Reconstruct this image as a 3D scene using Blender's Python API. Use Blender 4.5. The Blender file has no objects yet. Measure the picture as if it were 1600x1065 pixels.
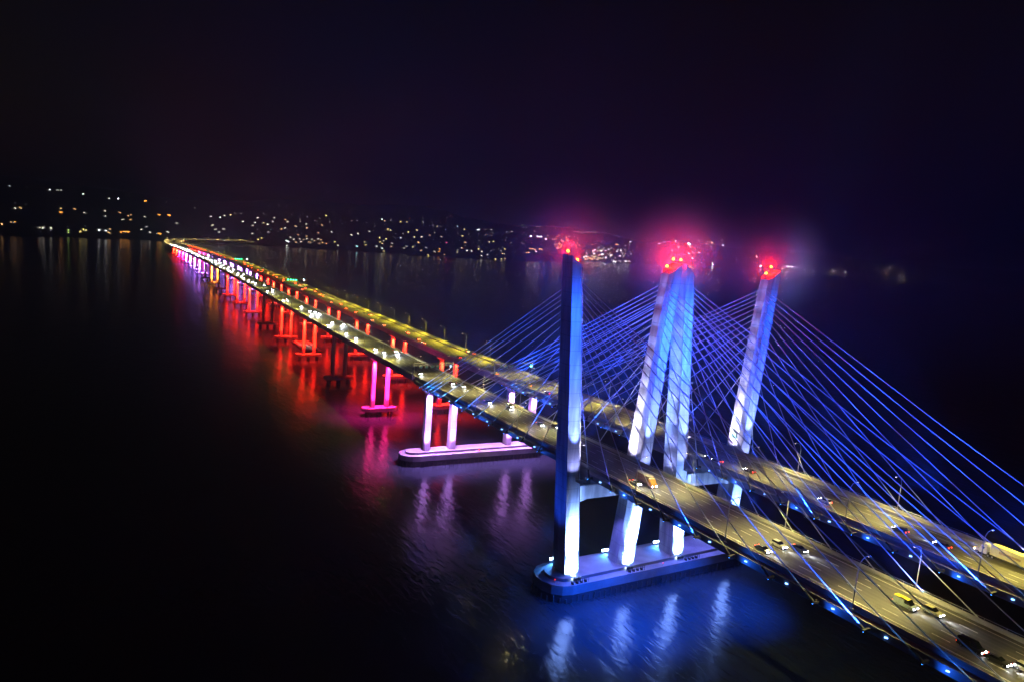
import bpy, bmesh, math, random
from mathutils import Vector, Matrix
random.seed(11)
SC = bpy.context.scene
COL = SC.collection
R = math.radians

# ------------------------------------------------------------------ camera
cam_d = bpy.data.cameras.new('camera')
cam = bpy.data.objects.new('camera', cam_d)
COL.objects.link(cam)
cam_d.sensor_width = 36
cam_d.lens = 25.623
cam_d.clip_start = 1
cam_d.clip_end = 60000
_r = Vector((0.474278, 0.876488, 0.082642)); _u = Vector((-0.160849, -0.006022, 0.986961)); _b = Vector((0.865556, -0.481387, 0.138126))
CAM = Vector((219.542, -167.129, 131.693))
m = Matrix.Identity(4)
for i in range(3):
    m[i][0] = _r[i]; m[i][1] = _u[i]; m[i][2] = _b[i]; m[i][3] = CAM[i]
cam.matrix_world = m
SC.camera = cam

# ------------------------------------------------------------------ night sky, faint added moon
world = bpy.data.worlds.new("World")
SC.world = world
world.use_nodes = True
wn = world.node_tree.nodes; wl = world.node_tree.links
bg = wn['Background']
sky = wn.new('ShaderNodeTexSky')
sky.sky_type = 'NISHITA'; sky.sun_disc = False
sky.sun_elevation = R(-3); sky.sun_rotation = R(200)
sky.air_density = 1; sky.dust_density = 2
mixw = wn.new('ShaderNodeMixRGB'); mixw.blend_type = 'MULTIPLY'; mixw.inputs[0].default_value = 1
mixw.inputs[2].default_value = (1.0, 0.72, 0.25, 1)
wl.new(sky.outputs[0], mixw.inputs[1]); wl.new(mixw.outputs[0], bg.inputs[0])
bg.inputs[1].default_value = 0.035
fill_sun_d = bpy.data.lights.new('fill_sun', 'SUN'); fill_sun_d.energy = 0.0008; fill_sun_d.angle = R(.5); fill_sun_d.color = (1, .95, .88)  # weak sun lamp added as night fill
fill_sun = bpy.data.objects.new('fill_sun', fill_sun_d); COL.objects.link(fill_sun); fill_sun.rotation_euler = (R(50), 0, R(60))
SC.view_settings.view_transform = 'Standard'
SC.view_settings.look = 'None'
SC.view_settings.exposure = 0
SC.view_settings.gamma = 1
SC.view_settings.use_curve_mapping = False
cy = SC.cycles
cy.use_denoising = True
cy.max_bounces = 4; cy.diffuse_bounces = 1; cy.glossy_bounces = 2; cy.transmission_bounces = 2; cy.volume_bounces = 0
cy.sample_clamp_indirect = 4
cy.use_light_tree = True
cy.volume_step_rate = 1
HAZE = 0.00018
HALO = 0.034

# ------------------------------------------------------------------ helpers
class MB:
    def __init__(s): s.v = []; s.f = []
    def add(s, vs, fs):
        n = len(s.v); s.v += [tuple(p) for p in vs]; s.f += [tuple(n + i for i in f) for f in fs]
    def box(s, x0, x1, y0, y1, z0, z1):
        s.add([(x0,y0,z0),(x1,y0,z0),(x1,y1,z0),(x0,y1,z0),(x0,y0,z1),(x1,y0,z1),(x1,y1,z1),(x0,y1,z1)],
              [(0,3,2,1),(4,5,6,7),(0,1,5,4),(1,2,6,5),(2,3,7,6),(3,0,4,7)])
    def loft(s, rings, cap=True):
        n = len(rings[0]); vs = [p for r in rings for p in r]; fs = []
        for k in range(len(rings) - 1):
            for i in range(n):
                j = (i + 1) % n
                fs.append((k*n+i, k*n+j, (k+1)*n+j, (k+1)*n+i))
        if cap: fs += [tuple(reversed(range(n))), tuple((len(rings)-1)*n + i for i in range(n))]
        s.add(vs, fs)
    def tube(s, pts, r, n=6):
        pts = [Vector(p) for p in pts]; rings = []
        rr = r if isinstance(r, (list, tuple)) else [r] * len(pts)
        for k, p in enumerate(pts):
            d = (pts[min(k+1, len(pts)-1)] - pts[max(k-1, 0)]).normalized()
            a = d.cross(Vector((0,0,1)) if abs(d.z) < .95 else Vector((1,0,0))).normalized(); b = d.cross(a)
            rings.append([tuple(p + (a*math.cos(2*math.pi*i/n) + b*math.sin(2*math.pi*i/n))*rr[k]) for i in range(n)])
        s.loft(rings)
    def obox(s, p0, p1, w, h):
        """box beam from p0 to p1, width w, height h"""
        p0 = Vector(p0); p1 = Vector(p1); d = (p1-p0).normalized()
        a = d.cross(Vector((0,0,1)) if abs(d.z) < .95 else Vector((1,0,0))).normalized()*w/2; b = d.cross(a).normalized()*h/2
        s.loft([[tuple(p-a-b), tuple(p+a-b), tuple(p+a+b), tuple(p-a+b)] for p in (p0, p1)])
    def mesh(s, name, mat):
        me = bpy.data.meshes.new(name); me.from_pydata(s.v, [], s.f); me.update()
        if mat: me.materials.append(mat)
        if 6 < len(s.f) < 6000:
            bm_ = bmesh.new(); bm_.from_mesh(me); bmesh.ops.recalc_face_normals(bm_, faces=bm_.faces); bm_.to_mesh(me); bm_.free()
        return me
def link(name, me, parent=None, loc=None, rz=None):
    o = bpy.data.objects.new(name, me); COL.objects.link(o)
    if parent: o.parent = parent
    if loc is not None: o.location = loc
    if rz is not None: o.rotation_euler = (0, 0, rz)
    return o
def part(name, mb, mat, parent=None, kind=None, label=None):
    o = link(name, mb.mesh(name, mat), parent)
    if kind: o['kind'] = kind
    if label: o['label'] = label
    return o
def tag(o, label, cat=None, group=None):
    o['label'] = label
    if cat: o['category'] = cat
    if group: o['group'] = group
    return o
def thing(name, label, cat, loc=(0,0,0), rz=0, group=None):
    o = link(name, None, None, loc, rz); return tag(o, label, cat, group)
def children(o): return [c for c in ALLCH.get(o.name, [])]
def copy_tree(o, kids, loc, rz=0, label=None, group=None):
    c = o.copy(); COL.objects.link(c); c.location = loc; c.rotation_euler = (0, 0, rz)
    if label: c['label'] = label
    if group: c['group'] = group
    def rec(src_parent, dst_parent):
        for k in kids.get(src_parent.name, []):
            d = k.copy(); COL.objects.link(d); d.parent = dst_parent
            rec(k, d)
    rec(o, c)
    return c
def kidmap(o):
    m_ = {}
    def rec(x):
        m_[x.name] = list(x.children)
        for k in x.children: rec(k)
    rec(o); return m_
SPOTS = {}
def spot(name, loc, target, power, color, size, blend=1.0, radius=.25, parent=None):
    key = (round(power, 1), tuple(color), round(size, 2), blend, radius)
    if key not in SPOTS:
        l = bpy.data.lights.new(name, 'SPOT'); l.energy = power; l.color = color; l.spot_size = R(size); l.spot_blend = blend; l.shadow_soft_size = radius
        SPOTS[key] = l
    o = bpy.data.objects.new(name, SPOTS[key]); COL.objects.link(o)
    o.location = loc
    d = Vector(target) - Vector(loc)
    o.rotation_mode = 'QUATERNION'; o.rotation_quaternion = d.to_track_quat('-Z', 'Y')
    if parent: o.parent = parent
    return o

# ------------------------------------------------------------------ materials
def mat(name, col, rough=.6, metal=0, noise=None, bump=None, col2=None, spec=.5, coord='Object'):
    m_ = bpy.data.materials.new(name); m_.use_nodes = True
    nt = m_.node_tree; b = nt.nodes['Principled BSDF']
    b.inputs['Base Color'].default_value = (*col, 1); b.inputs['Roughness'].default_value = rough
    b.inputs['Metallic'].default_value = metal; b.inputs['Specular IOR Level'].default_value = spec
    if noise:
        tc = nt.nodes.new('ShaderNodeTexCoord'); mp = nt.nodes.new('ShaderNodeMapping'); mp.inputs['Scale'].default_value = noise[1]
        n = nt.nodes.new('ShaderNodeTexNoise'); n.inputs['Scale'].default_value = noise[0]; n.inputs['Detail'].default_value = 6
        rp = nt.nodes.new('ShaderNodeMixRGB'); rp.inputs[1].default_value = (*col, 1); rp.inputs[2].default_value = (*(col2 or [c*.6 for c in col]), 1)
        cr = nt.nodes.new('ShaderNodeValToRGB'); cr.color_ramp.elements[0].position = .35; cr.color_ramp.elements[1].position = .65
        nt.links.new(tc.outputs[coord], mp.inputs[0]); nt.links.new(mp.outputs[0], n.inputs[0]); nt.links.new(n.outputs[0], cr.inputs[0])
        nt.links.new(cr.outputs[0], rp.inputs[0]); nt.links.new(rp.outputs[0], b.inputs['Base Color'])
        if bump:
            bp = nt.nodes.new('ShaderNodeBump'); bp.inputs['Distance'].default_value = bump; bp.inputs['Strength'].default_value = .5
            nt.links.new(n.outputs[0], bp.inputs['Height']); nt.links.new(bp.outputs[0], b.inputs['Normal'])
    return m_
def emit(name, col, strength, sample=True):
    m_ = bpy.data.materials.new(name); m_.use_nodes = True
    b = m_.node_tree.nodes['Principled BSDF']
    b.inputs['Base Color'].default_value = (.02, .02, .02, 1)
    b.inputs['Emission Color'].default_value = (*col, 1); b.inputs['Emission Strength'].default_value = strength
    m_.cycles.emission_sampling = 'AUTO' if sample else 'NONE'
    return m_
def concrete(name, base, dark, pour):
    m_ = mat(name, base, .7, noise=(.5, (1, 1, .12)), col2=dark, bump=.04)
    nt = m_.node_tree; b = nt.nodes['Principled BSDF']
    tc = nt.nodes.new('ShaderNodeTexCoord'); sp = nt.nodes.new('ShaderNodeSeparateXYZ'); nt.links.new(tc.outputs['Object'], sp.inputs[0])
    a = nt.nodes.new('ShaderNodeMath'); a.operation = 'FRACT'; d = nt.nodes.new('ShaderNodeMath'); d.operation = 'DIVIDE'; d.inputs[1].default_value = pour
    nt.links.new(sp.outputs[2], d.inputs[0]); nt.links.new(d.outputs[0], a.inputs[0])
    c = nt.nodes.new('ShaderNodeMath'); c.operation = 'LESS_THAN'; c.inputs[1].default_value = .06; nt.links.new(a.outputs[0], c.inputs[0])
    mx = nt.nodes.new('ShaderNodeMixRGB'); mx.blend_type = 'MULTIPLY'; mx.inputs[2].default_value = (.75, .75, .75, 1)
    src = b.inputs['Base Color'].links[0].from_socket
    nt.links.new(c.outputs[0], mx.inputs[0]); nt.links.new(src, mx.inputs[1]); nt.links.new(mx.outputs[0], b.inputs['Base Color'])
    return m_
M_TOWER = concrete('tower_concrete', (.54, .54, .53), (.30, .30, .31), 5.2)
M_PIER = concrete('pier_concrete', (.42, .41, .40), (.30, .30, .29), 4.0)
M_CAP = mat('cap_concrete', (.36, .35, .34), .8, noise=(.12, (1, 1, 1)), col2=(.22, .22, .22), bump=.08)
M_FENDER = mat('fender_dark', (.05, .05, .055), .7, noise=(.3, (1, 1, 2)))
M_TIMBER = mat('wet_timber', (.12, .10, .08), .7, noise=(.8, (1, 1, 3)))
M_STEEL = mat('girder_steel', (.30, .31, .33), .55, metal=.1, noise=(.15, (1, 1, 1)), col2=(.2, .21, .23))
M_CABLE = mat('cable_sheath', (.62, .64, .68), .4, noise=(3, (1, 1, 1)), col2=(.55, .57, .6))
M_GALV = mat('galvanised', (.35, .36, .37), .45, metal=.4)
M_DARK = mat('dark_rubber', (.02, .02, .02), .8)
M_BARRIER = mat('barrier_concrete', (.42, .41, .38), .8, noise=(.4, (.2, 1, 1)), col2=(.28, .27, .25))
M_PAINT = mat('lane_paint', (.75, .74, .70), .6, noise=(1.4, (1, 1, 1)), col2=(.45, .44, .41))
M_GLASS = mat('tinted_glass', (.01, .012, .015), .08)
M_ROOF = mat('roof_shingle', (.05, .045, .045), .9)

def asphalt(name, c1, c2):
    m_ = mat(name, c1, .62, noise=(.9, (.035, 1.5, 1)), col2=c2, bump=.01)
    # wheel-worn bands along the lanes and patched slabs across them
    nt = m_.node_tree; b = nt.nodes['Principled BSDF']; tc = nt.nodes.new('ShaderNodeTexCoord'); sp = nt.nodes.new('ShaderNodeSeparateXYZ'); nt.links.new(tc.outputs['Object'], sp.inputs[0])
    s1 = nt.nodes.new('ShaderNodeMath'); s1.operation = 'MULTIPLY'; s1.inputs[1].default_value = 2*math.pi/1.8; nt.links.new(sp.outputs[1], s1.inputs[0])
    s2 = nt.nodes.new('ShaderNodeMath'); s2.operation = 'SINE'; nt.links.new(s1.outputs[0], s2.inputs[0])
    s3 = nt.nodes.new('ShaderNodeMath'); s3.operation = 'MULTIPLY_ADD'; s3.inputs[1].default_value = .14; s3.inputs[2].default_value = .86; nt.links.new(s2.outputs[0], s3.inputs[0])
    br = nt.nodes.new('ShaderNodeTexBrick'); br.inputs['Scale'].default_value = 1; br.inputs['Brick Width'].default_value = 14; br.inputs['Row Height'].default_value = 3.6; br.inputs['Mortar Size'].default_value = .04
    br.inputs['Color1'].default_value = (1, 1, 1, 1); br.inputs['Color2'].default_value = (.74, .74, .76, 1); br.inputs['Mortar'].default_value = (.5, .5, .5, 1); nt.links.new(tc.outputs['Object'], br.inputs['Vector'])
    m1 = nt.nodes.new('ShaderNodeMixRGB'); m1.blend_type = 'MULTIPLY'; m1.inputs[0].default_value = 1; m2 = nt.nodes.new('ShaderNodeMixRGB'); m2.blend_type = 'MULTIPLY'; m2.inputs[0].default_value = 1
    src = b.inputs['Base Color'].links[0].from_socket
    nt.links.new(src, m1.inputs[1]); nt.links.new(s3.outputs[0], m1.inputs[2]); nt.links.new(m1.outputs[0], m2.inputs[1]); nt.links.new(br.outputs['Color'], m2.inputs[2]); nt.links.new(m2.outputs[0], b.inputs['Base Color'])
    return m_
M_ROAD = asphalt('road_surface', (.13, .124, .11), (.085, .082, .076))
M_ROAD2 = asphalt('road_surface_far', (.145, .138, .118), (.09, .086, .076))

# water
M_WATER = bpy.data.materials.new('river_water'); M_WATER.use_nodes = True
nt = M_WATER.node_tree; b = nt.nodes['Principled BSDF']
b.inputs['Base Color'].default_value = (.022, .032, .036, 1); b.inputs['Roughness'].default_value = .15; b.inputs['IOR'].default_value = 1.36
tc = nt.nodes.new('ShaderNodeTexCoord')
mp1 = nt.nodes.new('ShaderNodeMapping'); mp1.inputs['Rotation'].default_value = (0, 0, R(25)); mp1.inputs['Scale'].default_value = (.12, .33, 1)
n1 = nt.nodes.new('ShaderNodeTexNoise'); n1.inputs['Scale'].default_value = 1; n1.inputs['Detail'].default_value = 4; n1.inputs['Distortion'].default_value = .8
mp2 = nt.nodes.new('ShaderNodeMapping'); mp2.inputs['Rotation'].default_value = (0, 0, R(-10)); mp2.inputs['Scale'].default_value = (.03, .05, 1)
n2 = nt.nodes.new('ShaderNodeTexNoise'); n2.inputs['Scale'].default_value = 1; n2.inputs['Detail'].default_value = 2
ad = nt.nodes.new('ShaderNodeMath'); ad.operation = 'MULTIPLY_ADD'; ad.inputs[1].default_value = 1.6
bp = nt.nodes.new('ShaderNodeBump'); bp.inputs['Strength'].default_value = 1; bp.inputs['Distance'].default_value = .22
nt.links.new(tc.outputs['Object'], mp1.inputs[0]); nt.links.new(mp1.outputs[0], n1.inputs[0])
nt.links.new(tc.outputs['Object'], mp2.inputs[0]); nt.links.new(mp2.outputs[0], n2.inputs[0])
nt.links.new(n2.outputs[0], ad.inputs[0]); nt.links.new(n1.outputs[0], ad.inputs[2]); nt.links.new(ad.outputs[0], bp.inputs['Height']); nt.links.new(bp.outputs[0], b.inputs['Normal'])
M_HILL = mat('wooded_hill', (.030, .034, .022), .95, noise=(.02, (1, 1, 1)), col2=(.012, .015, .010))

# ------------------------------------------------------------------ water and hills
w = MB(); S = 30000
w.add([(-S,-S,0),(S,-S,0),(S,S,0),(-S,S,0)], [(0,1,2,3)])
o = part('water', w, M_WATER, kind='structure'); o['label'] = 'dark wide river under the bridges at night'

C0=(219.5,-167.1)
DS=[(-180,2600),(-40,2600),(-6,3000),(3,3470),(11,3800),(21,4030),(26,4250),(30.5,4720),(34,5900),(39,6900),(48,11000),(57,13500),(90,13500),(140,6000),(180,2600)]
HR=[(-180,160),(-40,200),(-6,236),(3,204),(8,235),(11,262),(16,292),(21,296),(25,262),(29,238),(33,272),(39,235),(44,285),(50,290),(57,270),(90,260),(180,160)]
def lerp(T,a):
    for (a0,v0),(a1,v1) in zip(T,T[1:]):
        if a<=a1:
            t=(a-a0)/(a1-a0); t=max(0,min(1,t)); return v0+(v1-v0)*t
    return T[-1][1]
def hnoise(x,y):
    return (math.sin(x*.0041+1.3*math.sin(y*.0023))+math.sin(y*.0057+x*.0019)+.5*math.sin(x*.013+y*.009)+.4*math.sin(y*.017-x*.011))/2.9
def height(x,y):
    dx,dy=x-C0[0],y-C0[1]
    r=math.hypot(dx,dy); a=math.degrees(math.atan2(dy,-dx))
    ds=lerp(DS,a)+40*math.sin(a*1.7)+25*math.sin(a*4.1); hr=lerp(HR,a)
    t=(r-ds)/1800
    if t<=0: return -6+max(-6,t*200)*0
    s=min(1,t); s=s*s*(3-2*s)
    k=.12*min(1,t*9)
    h=hr*(k+(1-k)*s)*(1+.16*hnoise(x,y)*min(1,t*2))
    if t>1.25: h*=max(.3,1-.35*(t-1.25))
    return h

g = MB(); angs = []
a = -180.0
while a < 180.01:
    angs.append(a); a += .5 if -22 <= a < 80 else 4
NR = 56
for a in angs:
    ds = lerp(DS, a) - 60
    for k in range(NR):
        r = ds + (k/(NR-1))**1.5 * (5200)
        x = C0[0] - r*math.cos(R(a)); y = C0[1] + r*math.sin(R(a))
        h = height(x, y)
        if k > 20 and r < 6500: h += 9*hnoise(x*3.1, y*2.7)
        g.v.append((x, y, h if k else -8))
for i in range(len(angs)-1):
    for k in range(NR-1):
        p = i*NR+k; g.f.append((p, p+1, p+NR+1, p+NR))
o = part('hills', g, M_HILL, kind='structure'); o['label'] = 'dark wooded hills along the far river shore'
for p in o.data.polygons: p.use_smooth = True
hz = MB(); hz.box(-19500, 1500, -3500, 19500, -9, 352)
vm = bpy.data.materials.new('night_haze'); vm.use_nodes = True
vn = vm.node_tree; vn.nodes.remove(vn.nodes['Principled BSDF'])
pv = vn.nodes.new('ShaderNodeVolumePrincipled'); pv.inputs['Density'].default_value = HAZE; pv.inputs['Color'].default_value = (.88, .9, .94, 1); pv.inputs['Anisotropy'].default_value = 0.55
vn.links.new(pv.outputs[0], vn.nodes['Material Output'].inputs['Volume'])
o = part('haze', hz, vm, kind='stuff'); o['label'] = 'thin night haze over the river'

# ------------------------------------------------------------------ bridge line
ZP = [(330, 54.0), (160, 52.3), (0, 50.2), (-160, 47.4), (-300, 46.2), (-600, 45.6), (-900, 45.2), (-1300, 42.5), (-1800, 34.5), (-2360, 23), (-2750, 16), (-3800, 13)]
def zdeck(x):
    for (x1, z1), (x0, z0) in zip(ZP, ZP[1:]):
        if x >= x0:
            t = (x-x0)/(x1-x0); return z0 + (z1-z0)*t
    return ZP[-1][1]
CURVE = [(-2360, 0), (-2750, 12), (-3100, 62), (-3330, 215), (-3560, 389), (-3800, 640)]
def path(far):
    """stations: (x, y, z, tangent) with the deck's centre line"""
    P = []
    x = 330.0
    while x > -2360:
        c = 0.0
        if far: c = 53.7 if x > -170 else (52.2 if x < -290 else 52.2 + 1.5*(x+290)/120)
        P.append((x, c)); x -= 10 if x > -700 else 30
    for i in range(len(CURVE)-1):
        for k in range(6):
            p0 = Vector(CURVE[max(i-1, 0)]); p1 = Vector(CURVE[i]); p2 = Vector(CURVE[i+1]); p3 = Vector(CURVE[min(i+2, len(CURVE)-1)])
            t = k/6
            q = .5*((2*p1) + (p2-p0)*t + (2*p0-5*p1+4*p2-p3)*t*t + (3*p1-p0-3*p2+p3)*t**3)
            d = (.5*((p2-p0) + 2*(2*p0-5*p1+4*p2-p3)*t + 3*(3*p1-p0-3*p2+p3)*t*t)).normalized()
            off = 52.2 - 16*max(0, min(1, (-q.x-2360)/400)) if far else 0
            P.append((q.x + d.y*off, q.y - d.x*off) if far else (q.x, q.y))
    out = []
    for i, (x, y) in enumerate(P):
        x0, y0 = P[max(i-1, 0)]; x1, y1 = P[min(i+1, len(P)-1)]
        t = Vector((x1-x0, y1-y0)).normalized()
        out.append((x, y, zdeck(x), t))
    return out
PN, PF = path(False), path(True)
def sweep(P, prof, x_hi=1e9, x_lo=-1e9):
    """prof: closed ring of (lateral, height above road); lateral + = north side"""
    mb = MB(); rings = []
    for x, y, z, t in P:
        if x > x_hi or x < x_lo: continue
        n = Vector((t.y, -t.x))
        rings.append([(x + n.x*l, y + n.y*l, z + h) for l, h in prof])
    mb.loft(rings); return mb

def make_deck(P, hw, root, road, far):
    # main span deck with edge girders, then approach deck with box girders
    pr = [(-hw, 0), (hw, 0), (hw, -.5), (hw+.9, -1.2), (hw+.9, -3.2), (hw-1.2, -3.2), (hw-1.2, -1.1), (-hw+1.2, -1.1), (-hw+1.2, -3.2), (-hw-.9, -3.2), (-hw-.9, -1.2), (-hw, -.5)]
    part('deck_girder', sweep(P, [(a, b-.02) for a, b in pr], x_lo=-171), M_STEEL, root)
    pr = [(-hw, 0), (hw, 0), (hw, -.45), (hw-2.4, -.9), (hw-2.4, -4), (hw-5, -4), (hw-5, -.9), (2, -.9), (2, -4), (-2, -4), (-2, -.9), (-hw+5, -.9), (-hw+5, -4), (-hw+2.4, -4), (-hw+2.4, -.9), (-hw, -.45)]
    part('viaduct_girder', sweep(P, [(a, b-.02) for a, b in pr], x_hi=-161), M_STEEL, root)
    part('road_surface', sweep(P, [(-hw+.6, .0), (hw-.6, .0), (hw-.6, .03), (-hw+.6, .03)]), road, root)
    for sgn in (-1, 1):
        part('parapet', sweep(P, [(sgn*(hw-.55), 0), (sgn*(hw-.55), .25), (sgn*(hw-.32), 1.05), (sgn*hw, 1.05), (sgn*hw, 0)]), M_BARRIER, root)
        rl = MB()
        for i, (x, y, z, t) in enumerate(P):
            if x < -420 or x < P[0][0]-1e9: continue
        pts = [(x + t.y*sgn*(hw-.15), y - t.x*sgn*(hw-.15), z+1.55) for x, y, z, t in P if x > -700]
        rl.tube(pts, .06, 4)
        xx = 320.0
        while xx > -420:
            j = min(range(len(P)), key=lambda q: abs(P[q][0]-xx)); yy = P[j][1]
            rl.box(xx-.05, xx+.05, yy+sgn*(-1)*0 + sgn*(hw-.2)-.05 if not far else yy+sgn*(hw-.2)-.05, yy+sgn*(hw-.2)+.05, zdeck(xx)+1.0, zdeck(xx)+1.55)
            xx -= 5
        part('railing', rl, M_GALV, root, kind='stuff')
    return

def lines(P, lats, dashes, root):
    mb = MB()
    def quad(P0, P1, l, w_):
        vs = []
        for (x, y, z, t) in (P0, P1):
            n = Vector((t.y, -t.x))
            vs += [(x+n.x*(l-w_), y+n.y*(l-w_), z+.038), (x+n.x*(l+w_), y+n.y*(l+w_), z+.038)]
        mb.add(vs, [(0, 1, 3, 2)])
    for l in lats:
        for a_, b_ in zip(P, P[1:]): quad(a_, b_, l, .14)
    def at(x):
        for a_, b_ in zip(P, P[1:]):
            if b_[0] <= x <= a_[0]:
                t = (a_[0]-x)/(a_[0]-b_[0]); return (x, a_[1]+(b_[1]-a_[1])*t, a_[2]+(b_[2]-a_[2])*t, a_[3])
    x = 320
    while x > -900:
        for l in dashes:
            p, q = at(x), at(x-4.2)
            if p and q: quad(p, q, l, .12)
        x -= 12.2
    part('lane_marking', mb, M_PAINT, root, kind='stuff')

near = thing('cable_stayed_bridge', 'nearer cable stayed road bridge carrying oncoming headlights, its outer tower leg leftmost', 'bridge')
far = thing('cable_stayed_bridge', 'farther cable stayed road bridge with yellow lit deck, parallel behind the nearer one', 'bridge')
HN, HF = 12.0, 13.1
make_deck(PN, HN, near, M_ROAD, False)
make_deck(PF, HF, far, M_ROAD2, True)
# shared path with its fence on the north edge of the far bridge
part('shared_path', sweep(PF, [(HF-4.4, .03), (HF-.7, .03), (HF-.7, .10), (HF-4.4, .10)]), M_BARRIER, far)
part('path_barrier', sweep(PF, [(HF-4.9, 0), (HF-4.45, 0), (HF-4.55, 1.05), (HF-4.75, 1.05)]), M_BARRIER, far)
lines(PN, (-8.4, 9.6), (-4.8, -1.2, 2.4, 6.0), near)
lines(PF, (-10.2, 6.6), (-6.6, -3.2, .2, 3.6), far)
# dark expansion joints across both roads
for P, hw, root in ((PN, HN, near), (PF, HF, far)):
    for xj in (-165.5, -268, -376, -484):
        yc = 53.7 if (root is far and xj > -170) else (52.4 if root is far else 0)
        j = MB(); j.box(xj-.35, xj+.35, yc-hw+.7, yc+hw-.7, zdeck(xj)+.032, zdeck(xj)+.045)
        part('expansion_joint', j, M_DARK, root)

# ------------------------------------------------------------------ towers
def leg_half(z):  # centre offset from the bridge line, half depth (y), half length (x)
    t = (z-8)/119.7
    return 12.65 + .0838*(z-8), 3.7 - 1.0*t, 4.3 - .95*t
def leg_mesh(yc, sgn, extra=0):
    """sgn -1: leg on the south side. Inner edges chamfered, a groove beside each chamfer"""
    rings = []
    for z in (6.0, 20, 36, 50, 66, 82, 98, 112, 127.7):
        c, hy, hx = leg_half(z); c += extra
        o_, i_ = c + hy, c - hy
        pts = [(hx, o_), (hx, i_+1.75), (hx-.3, i_+1.6), (hx-.3, i_+1.4), (hx-.05, i_+1.25), (hx-1.3, i_), (-hx+1.3, i_), (-hx+.05, i_+1.25), (-hx+.3, i_+1.4), (-hx+.3, i_+1.6), (-hx, i_+1.75), (-hx, o_)]
        rings.append([(x, yc + sgn*y, (z if z < 127 else 127.7 - (o_-y)*.78)) for x, y in pts])
    mb = MB(); mb.loft(rings); return mb
TOP = [118.6, 116.7, 114.8, 112.9, 110.7, 108.4, 105.9, 103.0, 99.6, 95.2, 89.6, 82.4]
XM = [11 + 14.05*k for k in range(11, -1, -1)]
XS = [-156.5, -151, -146, -141.5, -128.5, -113.5, -99, -84.5, -69.5, -54.6, -40.0, -25.4]
M_DOT = emit('anchor_lamp_blue', (.03, .24, 1.0), 16, False)
M_DOT2 = emit('anchor_lamp_white', (.16, .36, 1.0), 8, False)
BLUE = (.008, .068, 1.0); ICE = (.20, .36, 1.0); LAV = (.52, .46, 1.0)
sph = MB()
sph.loft([[(math.cos(a_)*r_, math.sin(a_)*r_, z_) for a_ in [k*math.pi/4 for k in range(8)]] for r_, z_ in ((.09, -.26), (.22, -.12), (.25, .05), (.15, .2))])
dot_me = sph.mesh('anchor_light', M_DOT); dot2 = MB(); dot2.box(-.42, .42, -.1, .1, -.14, .14); dot2_me = dot2.mesh('marker_light', M_DOT2)
brk = MB(); brk.loft([[(-.35, 0, -.3), (.35, 0, -.3), (.35, 0, .5), (-.35, 0, .5)], [(-.25, 2.4, -.1), (.25, 2.4, -.1), (.25, 2.4, .25), (-.25, 2.4, .25)]])
brk_me = brk.mesh('outrigger', M_FENDER)
sock = MB(); sock.tube([(0, 0, 0), (0, 0, 3.4)], [.34, .3], 8); sock_me = sock.mesh('cable_socket', M_FENDER)
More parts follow.
